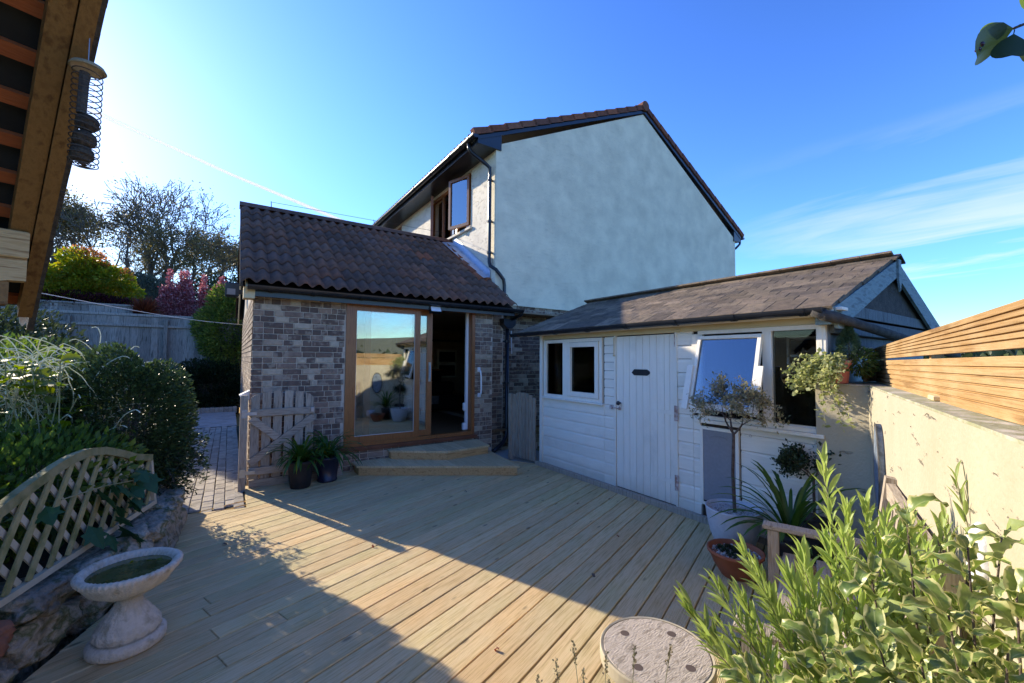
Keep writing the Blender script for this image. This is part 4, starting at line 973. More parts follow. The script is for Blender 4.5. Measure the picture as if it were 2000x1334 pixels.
for k in range(NC):
    for i in range(17):
        mtx = Matrix.Translation((7.02, 1.38+i*.25, 1.975)) @ Matrix.Rotation(R_(90), 4, 'Z') @ Matrix.Rotation(SP+R_(2.2), 4, 'X') @ Matrix.Translation((0, k*g, .012)); mtx.translation.z -= k*g*math.sin(R_(2.2))*.95
        stx.add([mtx @ Vector(v) for v in SHB.v], SHB.f)
stx.build('rear_tiling', M['shingle'], SH, kind='stuff')
b = MB(); b.prism([(3.80, 1.965), (5.40, 2.557), (7.0, 1.965), (7.0, 1.95), (3.80, 1.95)], 1.30, 5.42, 'y'); b.build('roof_deck', M['slate'], SH)
for i in range(17):
    b = MB(); y = 5.44-.2468*i; b.prism([(5.25, 2.555), (5.40, 2.622), (5.55, 2.555), (5.55, 2.54), (5.40, 2.602), (5.25, 2.54)], 0, .252, 'y'); o = b.build('ridge_tile', M['shingle'], SH, loc=(0, y-.2468, random.uniform(0, .006)+.006)); o.rotation_euler.x = .012
gutter('gutter', SH, (3.735, 1.30, 1.985), (3.735, 5.50, 1.978), M['black'], .052, (.03, .16, .30, .45, .60, .75, .92))
b = MB(); b.tube([(3.72, 1.36, 1.96), (3.74, 1.30, 1.93), (3.86, 1.22, 1.90), (5.2, .98, 1.70), (5.6, .9, 1.64)], .037, 12); b.tube([(3.74, 1.31, 1.935), (3.84, 1.235, 1.905)], .045, 12); b.build('downpipe', M['slate'], SH, smooth=True)
# near gable: barge boards, finial, vertical boarding
GY = 1.27
def bargeb(x0, z0, x1, z1, name='bargeboard'):
    b = MB(); b.prism([(x0, z0-.15), (x0, z0), (x1, z1), (x1, z1-.17)], GY-.03, GY-.005, 'y'); b.build(name, M['barge'], SH)
b = MB(); b.prism([(3.87, 1.83), (3.84, 1.90), (3.80, 1.985), (5.375, 2.56), (5.375, 2.40), (4.10, 1.90), (4.03, 1.83)], GY-.03, GY-.004, 'y'); b.build('bargeboard', M['barge'], SH)
b = MB(); b.prism([(5.425, 2.56), (7.0, 1.985), (6.93, 1.85), (6.80, 1.86), (5.425, 2.40)], GY-.03, GY-.004, 'y'); b.build('bargeboard', M['barge'], SH)
b = MB(); b.prism([(5.36, 2.575), (5.44, 2.575), (5.44, 2.36), (5.40, 2.26), (5.36, 2.36)], GY-.048, GY-.031, 'y'); b.build('finial', M['barge'], SH)
b = MB(); b.box(3.80, 3.88, GY-.002, GY+.10, 1.86, 1.97); b.build('eaves_block', M['barge'], SH)
zt = lambda x: 2.555-abs(x-5.40)*.372
x = 4.0
while x < 6.75:
    xe = min(x+.085, 6.75)
    b = MB(); z0 = 2.02; b.prism([(x+.002, z0), (x+.002, max(z0+.01, zt(x)-.04)), (xe-.002, max(z0+.01, zt(xe)-.04)), (xe-.002, z0)], GY+.045+random.uniform(-.003, .003), GY+.07, 'y'); b.build('gable_board', M['greywood'], SH); x += .086
for (za, zb, yy) in ((1.95, 2.05, .022), (1.80, 1.93, .028), (1.66, 1.79, .080), (1.50, 1.65, .080), (1.35, 1.49, .080)):
    b = MB(); b.bbox(3.95, 6.75, GY+yy, GY+max(.075, yy+.03), za, zb, .004); b.build('gable_rail', M['greywood'] if za > 1.6 else M['barge'], SH)
b = MB(); b.bbox(3.925, 3.99, GY+.062, 1.3345, 1.4, 1.9, .004); b.build('trim_post', M['greywood'], SH)
# things inside the shed
t = thing('water_toy', 'blue and yellow tube toy leaning inside the left shed window', 'toy', (4.02, 4.6, 1.1))
b = MB(); b.tube([(3.975, 4.63, 1.20), (3.97, 4.72, 1.50)], .032, 12); b.tube([(4.035, 4.64, 1.22), (4.03, 4.69, 1.52)], .028, 12); b.build('barrel', M['blue'], t, smooth=True)
b = MB(); b.tube([(3.98, 4.60, 1.10), (3.975, 4.63, 1.20)], .037, 12); b.tube([(3.97, 4.72, 1.50), (3.97, 4.73, 1.54)], .035, 12); b.tube([(4.03, 4.69, 1.52), (4.03, 4.70, 1.56)], .03, 12); b.build('end_cap', M['yellow'], t, smooth=True)
t = thing('bench_shelf', 'cluttered workbench inside the shed behind the window', 'workbench', (4.2, 4.3, 1.0))
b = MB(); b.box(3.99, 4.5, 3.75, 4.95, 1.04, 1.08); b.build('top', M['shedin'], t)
cols_ = [M['white'], M['blue'], M['yellow'], M['leather'], M['pink'], M['leather'], M['greypan'], M['leather']]
for i, (yy, hh) in enumerate(((4.28, .09), (4.20, .07), (4.10, .06), (4.02, .12), (3.93, .14), (4.16, .16), (4.33, .2), (4.0, .05))):
    c = thing('storage_box' if i % 2 else 'paint_tin', ['small white tin', 'small blue box', 'yellow tin', 'black box', 'small pink tin', 'larger black box', 'tall grey tin', 'flat black box'][i]+' on the workbench behind the right pane of the left shed window', 'box' if i % 2 else 'tin', (4.05+.03*i, yy, 1.081))
    b = MB()
    if i % 2: b.bbox(4.03+.03*i-.04, 4.03+.03*i+.04, yy-.04, yy+.04, 1.081, 1.081+hh, .005)
    else: b.lathe([(0, 0), (.035, 0), (.035, hh), (.03, hh+.006), (0, hh+.006)], (4.03+.03*i, yy, 1.081), 14)
    b.build('body', cols_[i], c); b = MB(); b.box(4.03+.03*i-.018, 4.03+.03*i+.018, yy-.018, yy+.018, 1.081+hh+.007, 1.081+hh+.014); b.build('lid', M['oven'], c)
for i, z in enumerate((1.45, 1.68)):
    t = thing('wall_shelf', ['lower', 'upper'][i]+' shelf along the inner shed wall', 'shelf', (5, 4.8, z)); b = MB(); b.box(4.2, 6.5, 4.75, 5.0, z, z+.02); b.build('board', M['shedin'], t)
t = thing('drawer_rack', 'pale plastic drawer rack in the dark right shed window', 'rack', (4.6, 1.6, 1.5))
b = MB(); b.box(4.7, 4.95, 1.55, 1.95, 1.62, 1.64); b.box(4.7, 4.95, 1.55, 1.95, 1.80, 1.82); b.box(4.7, 4.72, 1.55, 1.57, 1.5, 1.82); b.box(4.7, 4.72, 1.93, 1.95, 1.5, 1.82); b.build('frame', M['upvc'], t)

# ================================================================== GARDEN WALL + SCREEN
GW = thing('garden_wall', 'thick cream rendered garden wall with raised render flecks under the cedar screen', 'wall', UV(2, -.5, 0))
b = MB()
poly = [touv(3.868, 1.405)]; WV = -.378
pw = [(3.868, 1.405), (3.868, 1.072), tuple(UV(1.0, WV).xy), tuple(UV(-2.5, WV).xy), tuple(UV(-2.5, WV-.32).xy), tuple(UV(3.8, WV-.32).xy), (5.2, 1.02), (5.2, 1.34), (3.93, 1.355)]
b.prism(pw, -.15, 1.392); GWo = b.build('wall_body', M['wall'], GW)
b = MB(); pc = [(3.865, 1.41), (3.862, 1.066), tuple(UV(1.0, WV+.003).xy), tuple(UV(-2.5, WV+.003).xy), tuple(UV(-2.5, WV-.31).xy), tuple(UV(3.8, WV-.31).xy), (5.19, 1.03), (5.19, 1.33), (3.93, 1.35)]
b.prism(pc, 1.393, 1.402); b.build('coping', M['cap'], GW)
SCN = thing('cedar_screen', 'orange cedar screen of ribbed horizontal boards standing on the garden wall', 'fence', UV(2, -.45, 1.4))
def ribbed(z0a, z1a, z0b, z1b, ua, ub, v, name):
    """ribbed board, heights at end a and end b, ribs face +v"""
    prof = [(0, 0), (.0, .17)]
    n = 5
    for i in range(n): c = .20+.62*i/(n-1); prof += [(0, c-.022), (-.009, c-.014), (-.009, c+.014), (0, c+.022)]
    prof = [(0, 0)]+prof[2:]+[(0, 1), (-.028, 1), (-.028, 0)]
    vs = []
    for u, z0, z1 in ((ua, z0a, z1a), (ub, z0b, z1b)):
        for dv, f in prof: vs.append((u, v+dv, z0+(z1-z0)*f))
    m_ = len(prof); fs = [(i, (i+1) % m_, m_+(i+1) % m_, m_+i) for i in range(m_)]+[tuple(range(m_))[::-1], tuple(range(m_, 2*m_))]
    mb = MB(); mb.add(vs, fs); return mb.build(name, M['fence'], SCN, rot=TH)
FV = -.455
ribbed(1.375, 1.583, 1.45, 1.600, 4.72, -2.4, FV, 'board'); ribbed(1.597, 1.69, 1.630, 1.80, 4.72, -2.4, FV, 'board')
for u in (4.70, 2.9, 1.25, -.5, -2.2):
    b = MB(); b.bbox(u-.04, u, FV-.075, FV-.030, 1.403, 1.68, .004); b.build('post', M['fence'], SCN, rot=TH)
# short return behind the pink pot
for za, zb in ((1.41, 1.585), (1.60, 1.69)):
    b = MB(); p0 = UV(4.735, FV-.03); vs = []
    n = 5; zz = [za]+[za+(zb-za)*(.2+.62*i/(n-1))+d for i in range(n) for d in (-.006, .006)]+[zb]
    b.bbox(4.28, 4.585, 1.195, 1.22, za, zb, .004)
    for i in range(4): b.bbox(4.275, 4.58, 1.22, 1.226, za+(zb-za)*(.1+.22*i), za+(zb-za)*(.1+.22*i+.14), .002)
    b.build('return_board', M['fence'], SCN)
b = MB(); b.bbox(2.55, 2.66, FV-.06, FV+.02, 1.403, 1.425, .004); tag(b.build('timber_block', M['creamp'], None, rot=TH), 'small pale wood block wedged under the cedar screen on the wall', 'block')
# oval slate plaque and white shell on the wall
pl = thing('oval_plaque', 'dark oval slate plaque leaning on the garden wall beside the pillar', 'plaque', UV(4.12, WV+.01, .5))
b = MB(); n = 28; WV2 = -.352
vs = [(3.43+.13*math.cos(a)*1.0, 0, .92+.27*math.sin(a)) for a in [2*math.pi*i/n for i in range(n)]]
b.add([(x, WV2+.004, z) for x, y, z in vs]+[(x, WV2+.03, z) for x, y, z in vs], [tuple(range(n)), tuple(range(2*n-1, n-1, -1))]+[(i, n+i, n+(i+1) % n, (i+1) % n) for i in range(n)])
def plaque_extra(ctx):
    t = ctx['t']; v = t.n('ShaderNodeTexVoronoi'); v.inputs['Scale'].default_value = 9; t.l(ctx['vec'], v.inputs[0])
    ctx['col'] = t.mix(t.math('MULTIPLY', t.ramp(v.outputs['Distance'], [(.0, 1.0), (.3, 0.0)]), .4), ctx['col'], (.40, .16, .13))
b.build('slate', mat('painted_slate', [(.10,.13,.17),(.22,.26,.31),(.06,.08,.11)], nscale=14, stretch=(2, 1, .7), bump=.5, rough=.7, extra=plaque_extra), pl, rot=TH)
b = MB(); b.add([(x*1.0+(x-3.43)*.06, WV2+.031, z+(z-.92)*.04) for x, y, z in vs]+[(3.43+(x-3.43)*.90, WV2+.034, .92+(z-.92)*.95) for x, y, z in vs], [(i, n+i, n+(i+1) % n, (i+1) % n) for i in range(n)]); b.build('rim', M['slate'], pl, rot=TH)
t = thing('wall_shell', 'glossy white shell ornament fixed low on the right garden wall', 'ornament', UV(1.71, WV+.02, 1.06))
b = MB(); n = 20; prof = [(1.0, 0), (1.02, .35), (.9, .75), (.6, 1.0), (.0, 1.1)]; vs = []; fs = []
for r_, h in prof:
    for i in range(n): a = 2*math.pi*i/n; k = r_*(1+.05*math.sin(8*a)); vs.append((1.685+.05*k*math.cos(a), WV+.003+.03*h, 1.035+(.10*k*math.sin(a))*(1.0 if math.sin(a) > 0 else .8)))
for j in range(4):
    for i in range(n): k = (i+1) % n; fs.append((j*n+i, (j+1)*n+i, (j+1)*n+k, j*n+k))
b.add(vs, fs); b.build('shell', M['shell'], t, rot=TH, smooth=True)

# ================================================================== GATES
LG = thing('picket_gate', 'weathered arched picket gate folded back against the brick extension', 'gate', (.2, 5.95, 0))
b = MB(); b.bbox(.13, .205, 5.93, 6.02, -.02, 1.12, .006); b.build('gate_post', M['oldwood'], LG)
x = .235
for i in range(6):
    c = (x+.05-.575)/.35; zt_ = 1.045+.115*math.sqrt(max(0, 1-c*c*.9)); c2 = (x-.575)/.35; c3 = (x+.1-.575)/.35
    za = 1.045+.115*math.sqrt(max(0, 1-c2*c2*.9)); zb = 1.045+.115*math.sqrt(max(0, 1-c3*c3*.9))
    b = MB(); b.prism([(x, .10), (x+.095, .10), (x+.095, zb), (x+.05, zt_+.004), (x, za)], 5.985, 6.003, 'y'); b.build('picket', M['oldwood'], LG); x += .121
for z in (.90, .20): b = MB(); b.bbox(.23, .945, 5.955, 5.984, z-.045, z+.045, .004); b.build('rail', M['oldwoodx'], LG)
for (p, q) in (((.24, 5.9695, .30), (.93, 5.9695, .82)), ((.24, 5.9705, .84), (.53, 5.9705, .58))): b = MB(); b.beam(p, q, .028, .085); b.build('brace', M['oldwoodx'], LG)
for z in (.90, .20): b = MB(); b.box(.19, .30, 5.918, 5.925, z-.02, z+.02); b.box(.14, .20, 5.921, 5.929, z-.05, z+.05); b.build('hinge', M['metal'], LG)
b = MB(); b.bbox(.895, .93, 5.935, 5.954, .88, .94, .004); b.build('latch', M['metal'], LG)
b = MB(); b.bbox(.24, 1.32, 6.00, 6.03, -.01, .09, .004); tag(b.build('sleeper_board', M['oldwoodx']), 'weathered timber board along the foot of the brick wall behind the plant pots', 'board')
RG = thing('picket_gate', 'narrow arched grey picket gate between the house wall and the shed', 'gate', (3.9, 5.4, 0))
b = MB(); b.bbox(3.80, 3.86, 5.64, 5.70, -.04, 1.02, .005); b.build('gate_post', M['oldwood'], RG)
for i in range(7):
    y = 5.63-.073*i; c = (y-.035-5.40)/.30; b = MB(); z = .90+.17*math.sqrt(max(0, 1-c*c))-.02
    xx = 3.835+.012*i; b.bbox(xx, xx+.018, y-.068, y, .02, z, .004); b.build('picket', M['oldwood'], RG)
for z in (.25, .8): b = MB(); b.beam((3.865, 5.63, z), (3.945, 5.12, z), .022, .08); b.build('rail', M['oldwoodx'], RG)

# ================================================================== FAR FENCE
FF = thing('board_fence', 'long grey weathered board fence closing the garden behind the path', 'fence', (-2, 15.8, 0))
fb = MB(); fb.bbox(0, .15, -.012, .012, 0, 2.72, .004); fm = fb.mesh('fence_board', M['farfence'])
for i in range(64): link('fence_board', fm, FF, loc=(-7.6+.143*i, 15.8+random.uniform(-.006, .006), 0))
b = MB(); b.bbox(-7.7, 1.7, 15.76, 15.87, 2.73, 2.80, .006); b.build('capping', M['farfence'], FF)
b = MB(); b.bbox(-7.7, 1.7, 15.73, 15.78, 2.43, 2.50, .006); b.build('rail', M['farfence'], FF)
for x in (-5.6, -3.6, -1.6, .4): b = MB(); b.bbox(x, x+.09, 15.70, 15.77, 0, 2.66, .006); b.build('post', M['farfence'], FF)
F2 = thing('board_fence', 'shorter pale grey fence standing higher behind the left end of the long fence', 'fence', (-5, 16.4, 2.3))
fb = MB(); fb.bbox(0, .15, -.012, .012, 0, .62, .004); fm = fb.mesh('fence_board', M['farfence'])
for i in range(34): link('fence_board', fm, F2, loc=(-7.62+.154*i, 16.4+random.uniform(-.005, .005), 2.42))
b = MB(); b.bbox(-7.7, -2.37, 16.36, 16.46, 3.045, 3.10, .006); b.build('capping', M['farfence'], F2)
# washing line
b = MB(); pts = [Vector((.24, 6.9, 2.03)).lerp(UV(.36, 3.55, 1.93), i/16) for i in range(17)]
pts = [p-Vector((0, 0, .035*math.sin(math.pi*i/16))) for i, p in enumerate(pts)]; b.tube(pts, .0026, 5)
tag(b.build('washing_line', M['line']), 'thin white washing line strung from the extension corner to the gazebo', 'washing line')
# aerial wire over the ridge
b = MB(); b.tube([(.55, 8.7, 4.42), (2.4, 8.7, 4.44), (4.05, 8.9, 4.53)], .004, 4); b.tube([(.55, 8.6, 4.30), (.55, 8.7, 4.43)], .007, 4); b.tube([(2.4, 8.6, 4.30), (2.4, 8.7, 4.45)], .007, 4); tag(b.build('ridge_wire', M['slate']), 'fine dark wire on short stand-offs above the extension ridge', 'wire')

# ================================================================== GAZEBO (upper left)
GZ = thing('gazebo', 'timber gazebo roof corner seen from below with red battens and dark tile edge', 'gazebo', UV(-.6, 3.3, 0))
GP = R_(39.64); gt = Vector((0, math.cos(GP), -math.sin(GP))); gn = Vector((0, math.sin(GP), math.cos(GP)))
E0 = Vector((0, 2.187, 2.949))-gt*1.9          # a point on the verge line, up slope
def slope_box(mb, u0, u1, s0, s1, n0, n1):
    vs = []
    for n_ in (n0, n1):
        for s_ in (s0, s1):
            for u_ in (u0, u1): vs.append(Vector((u_, 0, 0))+E0+gt*s_+gn*n_)
    mb.add(vs, [(0,2,3,1),(4,5,7,6),(0,1,5,4),(2,6,7,3),(0,4,6,2),(1,3,7,5)])
S1 = 1.9+1.715
b = MB(); slope_box(b, -3.0, .335, 0, S1-.02, .0, .008); b.build('membrane', M['felt'], GZ, rot=TH)
for k in range(19):
    s = .14+.19*k
    if s > S1: break
    b = MB(); slope_box(b, -3.0, .275, s-.029, s+.029, -.026, -.001); b.build('batten', M['batten'], GZ, rot=TH)
b = MB(); slope_box(b, .20, .268, 0, S1-.42, -.115, -.0262); b.build('rafter', M['gaz'], GZ, rot=TH)
for u in (-.45, -1.1, -1.75, -2.4): b = MB(); slope_box(b, u, u+.05, 0, S1-.2, -.13, -.0263); b.build('rafter', M['gaz'], GZ, rot=TH)
b = MB(); slope_box(b, .272, .322, 0, S1-.03, -.125, -.0264); b.build('barge_rafter', M['gaz'], GZ, rot=TH)
b = MB(); slope_box(b, .212, .272, 1.15, 1.76, -.19, -.1155); slope_box(b, .10, .19, 1.05, 1.55, -.16, -.12); b.build('brace', M['gaz'], GZ, rot=TH)
for k in range(24):
    s = .0+.155*k
    if s > S1: break
    b = MB(); slope_box(b, .325+random.uniform(-.003, .003), .349+random.uniform(-.003, .003), s, s+.21, -.045+random.uniform(-.004, .004)-.004, .022); b.build('edge_tile', M['slate'], GZ, rot=TH)
for k in range(22):
    for i in range(14):
        pass
b = MB(); slope_box(b, -3.0, .324, 0, S1+.02, .010, .035); b.build('roof_covering', M['slate'], GZ, rot=TH)
b = MB(); b.bbox(-2.9, .258, 2.94, 3.05, 2.02, 2.145, .006); b.build('eaves_beam', M['gazl'], GZ, rot=TH)
b = MB()       # curved brace under the beam
arc = [(.255, 2.0185), (.255, 1.93)]+[(.255-.10*(1-math.cos(a))-.02, 1.93-.10*math.sin(a)*1.0) for a in [i*math.pi/16 for i in range(1, 9)]]+[(-.02, 1.80), (-.30, 1.86), (-.30, 2.0185)]
arc = [(-.5, 2.0185), (-.5, 1.78), (.08, 1.80), (.105, 1.86), (.15, 1.90), (.20, 1.915), (.255, 1.918), (.255, 2.0185)]
b.prism(arc, 2.955, 3.035, 'y'); b.build('knee_board', M['gazl'], GZ, rot=TH)
b = MB(); b.bbox(.115, .205, 2.96, 3.03, 1.80, 1.914, .006); b.build('post_head', M['gaz'], GZ, rot=TH)
b = MB(); b.bbox(-2.9, -2.8, 2.94, 3.04, 0, 2.02, .006); b.bbox(-.95, -.85, 2.95, 3.03, -.15, 2.02, .006); b.build('post', M['gaz'], GZ, rot=TH)
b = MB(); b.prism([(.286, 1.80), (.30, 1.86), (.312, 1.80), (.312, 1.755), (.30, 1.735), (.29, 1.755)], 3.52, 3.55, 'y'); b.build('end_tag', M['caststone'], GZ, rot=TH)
# spiral fat ball feeder
FD = thing('bird_feeder', 'black spiral wire bird feeder holding fat balls, hung from the gazebo verge', 'bird feeder', UV(.312, 2.2, 2.25))
fc = UV(.312, 2.2, 0)
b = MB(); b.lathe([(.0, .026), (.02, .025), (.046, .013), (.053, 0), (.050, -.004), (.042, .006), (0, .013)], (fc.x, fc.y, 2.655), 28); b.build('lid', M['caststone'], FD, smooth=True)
b = MB(); pts = []; NT_ = 16; r0 = .042
for i in range(NT_*20+1): a = 2*math.pi*i/20; f = i/(NT_*20); pts.append((fc.x+r0*math.cos(a), fc.y+r0*math.sin(a), 2.65-.36*f-.004*math.sin(a)))
b.tube(pts, .0019, 5)
pts2 = [(fc.x+.042*(1-i/50)*math.cos(i*.5), fc.y+.042*(1-i/50)*math.sin(i*.5), 2.288) for i in range(50)]; b.tube(pts2, .0019, 5); b.build('spiral', M['slate'], FD)
b = MB(); b.tube([(fc.x, fc.y, 2.67), (fc.x, fc.y, 2.80)], .0015, 5); b.build('hanger', M['metal'], FD)
for i, z in enumerate((2.325, 2.385, 2.45)):
    b = MB(); b.lathe([(0, -.034)]+[(.034*math.cos(a), .034*math.sin(a)) for a in [R_(x_) for x_ in range(-70, 80, 20)]]+[(0, .034)], (fc.x-.004+.004*i, fc.y+.004*(i-1), z), 14, lambda th, zz: 1+.09*math.sin(5*th+zz*90)); b.build('fat_ball', M['feed'], FD, smooth=True)
b = MB(); b.tube([(fc.x-.012, fc.y, 2.48), (fc.x-.008, fc.y, 2.64)], .015, 8); b.build('core_tube', M['slate'], FD)
b = MB(); pts = [UV(.30, 2.62+.018*math.sin(i*.3), 2.83-.014*i*.6-.01*i) for i in range(8)]; hk = [UV(.325, 2.49, 2.74), UV(.333, 2.50, 2.70), UV(.335, 2.53, 2.645), UV(.345, 2.57, 2.615)]; b.tube(hk, .003, 6); tag(b.build('wire_hook', M['line']), 'small white bent wire on the gazebo edge above the feeder', 'hook')

# ================================================================== STONE PLANTER, TRELLIS, BIRDBATH
PL = thing('stone_planter', 'mossy rubble stone retaining wall of the raised bed under the trellis', 'stone wall', (-.8, 4, 0))
def stone(c, r, seed, m, rotz=0, sub=4):
    import bmesh
    bm = bmesh.new(); bmesh.ops.create_icosphere(bm, subdivisions=sub, radius=1)
    g = random.Random(seed); o = Vector((g.random()*50, g.random()*50, 0))
    from mathutils import noise
    for v in bm.verts:
        p = v.co.copy(); q = Vector((max(-.8, min(.8, p.x)), max(-.8, min(.8, p.y)), max(-.8, min(.8, p.z))))
        q *= 1+.30*noise.noise(p*1.5+o)+.17*noise.noise(p*3.5+o)+.09*noise.noise(p*8+o)+.05*noise.noise(p*17+o)
        v.co = Vector((q.x*r[0], q.y*r[1], q.z*r[2]))*1.15
    me = bpy.data.meshes.new('stone'); bm.to_mesh(me); bm.free(); me.materials.append(m); me.shade_smooth()
    return link('stone', me, PL, mw=Matrix.Translation(c) @ Matrix.Rotation(rotz, 4, 'Z'))
fl_ = [(-1.75, .8), (-1.35, 1.7), (-1.05, 2.45), (-.84, 3.02), (-.58, 3.62), (-.38, 4.2), (-.33, 4.75), (-.36, 5.3)]
def along(t):
    i = min(int(t), len(fl_)-2); f = t-i; a, c = fl_[i], fl_[i+1]; return Vector((a[0]+(c[0]-a[0])*f, a[1]+(c[1]-a[1])*f, 0)), math.atan2(c[1]-a[1], c[0]-a[0])
stones = [(6.55, .12, .34, .22, 0), (5.8, .16, .36, .22, 0), (5.15, .09, .26, .12, 2), (5.1, .27, .24, .09, 0), (4.5, .08, .22, .11, 0), (4.62, .26, .20, .09, 1), (4.0, .26, .22, .09, 2), (3.9, .08, .22, .11, 0), (3.35, .10, .22, .12, 2), (3.42, .28, .20, .08, 0), (2.85, .07, .18, .09, 2), (2.9, .23, .14, .08, 3), (2.4, .09, .18, .11, 0), (2.45, .27, .2, .08, 2), (1.9, .12, .22, .13, 2), (1.85, .30, .2, .07, 0), (1.3, .14, .3, .15, 2), (1.3, .32, .25, .08, 0), (6.1, .33, .18, .06, 2), (5.5, .34, .12, .05, 0)]
for i, (t_, z, lx, lz, mm) in enumerate(stones):
    p, a = along(t_); nrm = Vector((-math.sin(a), math.cos(a), 0))
    stone((p.x+nrm.x*.13, p.y+nrm.y*.13, z), (lx, .16, lz), 20+i, M['rockr'] if mm == 3 else M['rock'], a)
b = MB()
inner = [(p[0]-.16, p[1]+.02) for p in fl_]
b.prism([(x, y) for x, y in inner]+[(-.42, 5.9), (-3.5, 5.9), (-3.5, .5)], -.2, .30); b.build('rubble_core', M['rock'], PL)
bed = MB(); bed.prism([(x-.04, y) for x, y in inner]+[(-.46, 5.85), (-1.15, 6.0), (-1.3, 11.8), (-1.3, 15.6), (-7.5, 15.6), (-7.5, .5)], -.1, .33); bo = bed.build('flower_bed', M['soil']); bo['kind'] = 'structure'
b2 = MB(); b2.prism([(-1.25, 14.92), (.3, 14.92), (.3, 15.7), (-1.25, 15.7)], -.1, .06); bo2 = b2.build('flower_bed', M['soil']); bo2['kind'] = 'structure'

TRL = thing('lattice_trellis', 'mossy curved-top lattice trellis panel lying along the stone planter', 'trellis', (-.6, 3.7, .4))
ta = Vector((-.465, 4.40, .415)); tb_ = Vector((-1.03, 2.46, .40)); td = (tb_-ta).normalized(); tn = Vector((-td.y, td.x, 0)).normalized()*-1
if tn.x < 0: tn = -tn
TL = (tb_-ta).length; lean = Vector((-.10, .03, 1)).normalized()
def tp(a, h, o=0): return ta+td*a+lean*h+tn*o
def topz(a):
    f = a/TL
    return .43+.11*math.exp(-((a-.55)/.42)**2)*1.0+(.06 if f > .5 else .0)*min(1, (f-.5)*3)
def topz(a): return float(np.interp(a, [0, .2, .41, .58, .73, .87, 1.0, 1.19, 1.38, 1.7, 2.1], [.375, .42, .50, .555, .578, .573, .552, .505, .445, .36, .30]))-.02
b = MB()
for a0 in range(0, 1):
    n = 28
    for i in range(n):
        a, c = TL*i/n, TL*(i+1)/n; b.beam(tp(a, topz(a)), tp(c+.004, topz(c)), .045, .05, lean)
b.build('curved_rail', M['trellis'], TRL)
b = MB(); b.beam(tp(-.01, 0), tp(TL, 0), .035, .032, lean); b.build('bottom_rail', M['trellisb'], TRL)
b = MB(); b.beam(tp(0, -.01), tp(0, topz(0)), .03, .03, td); b.build('end_post', M['trellisb'], TRL)
k = 0
for i in range(-6, 22):
    for sgn in (1, -1):
        a0 = i*.142; pts = []
        # diagonal lath from bottom to top curve
        h = 0; 
        def inside(q): return 0 <= q[0] <= TL and 0.01 <= q[1] <= topz(max(0, min(TL, q[0])))-.015
        seg = [(a0+sgn*s_*.6, s_*.8) for s_ in [j*.01 for j in range(75)]] if sgn > 0 else [(a0+.0-s_*.6, s_*.8) for s_ in [j*.01 for j in range(75)]]
        ins = [q for q in seg if inside(q)]
        if len(ins) < 5: continue
        o = -.014 if sgn > 0 else .006
        b = MB(); b.beam(tp(*ins[0], o), tp(*ins[-1], o), .040 if sgn < 0 else .032, .009, tn)
        vs = b.v; b.build('lath', M['trellis'] if sgn < 0 else M['trellisb'], TRL)

BB = thing('bird_bath', 'cast stone pedestal bird bath holding murky green water, on the deck', 'bird bath', (-.42, 3.13, 0))
bc = (-.415, 3.125, 0)
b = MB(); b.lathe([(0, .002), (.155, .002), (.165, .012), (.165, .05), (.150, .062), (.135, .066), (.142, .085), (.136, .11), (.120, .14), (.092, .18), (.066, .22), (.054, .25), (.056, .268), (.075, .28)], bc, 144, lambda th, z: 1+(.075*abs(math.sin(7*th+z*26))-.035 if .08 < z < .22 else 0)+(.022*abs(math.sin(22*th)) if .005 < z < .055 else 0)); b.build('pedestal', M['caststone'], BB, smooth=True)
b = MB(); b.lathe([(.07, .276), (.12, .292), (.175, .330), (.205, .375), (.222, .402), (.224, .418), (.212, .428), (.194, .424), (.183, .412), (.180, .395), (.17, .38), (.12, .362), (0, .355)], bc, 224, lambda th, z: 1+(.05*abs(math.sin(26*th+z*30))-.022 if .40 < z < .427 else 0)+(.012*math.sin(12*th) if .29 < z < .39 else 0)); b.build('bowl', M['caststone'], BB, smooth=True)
b = MB(); n = 40; b.add([(bc[0]+.1805*math.cos(2*math.pi*i/n), bc[1]+.1805*math.sin(2*math.pi*i/n), .396) for i in range(n)], [tuple(range(n))]); b.build('water', M['algae'], BB)
leaves('floating_leaf', np.array([[bc[0]+.10, bc[1]+.07, .398], [bc[0]+.12, bc[1]+.05, .399], [bc[0]+.08, bc[1]+.09, .398], [bc[0]-.02, bc[1]+.1, .398]]), np.array([[1, .2, .1], [.2, 1, .15], [-1, .4, .1], [.7, .7, 0.1]]), .03, M['l_yel'], BB, kind=None, wr=.5)

# ================================================================== DRUM TABLE
DT = thing('drum_table', 'low round table made of a weathered cable drum with four dark bolt marks', 'table', (1.405, 1.07, 0))
dc = (1.405, 1.065)
b = MB(); b.lathe([(0, .41), (.195, .41), (.2, .415), (.2, .446), (.196, .45), (0, .45)], (dc[0], dc[1], 0), 56); b.build('table_top', M['drum'], DT)
b = MB(); b.lathe([(.201, .405), (.212, .405), (.213, .42), (.213, .445), (.209, .451), (.201, .449)], (dc[0], dc[1], 0), 56); b.build('rim', M['trellisb'], DT)
b = MB(); b.lathe([(.11, .03), (.11, .409)], (dc[0], dc[1], 0), 24); b.build('core', M['drum'], DT)
b = MB(); b.lathe([(0, .0), (.195, .0), (.2, .005), (.2, .026), (.195, .03), (0, .03)], (dc[0], dc[1], 0), 40); b.build('base', M['drum'], DT)
for a in (100, 190, 10, 280):
    x, y = dc[0]+.135*math.cos(R_(a)), dc[1]+.135*math.sin(R_(a)); b = MB(); b.lathe([(0, .4505), (.017, .4505), (.018, .4502)], (x, y, 0), 14); b.build('bolt', M['drumdark'], DT)

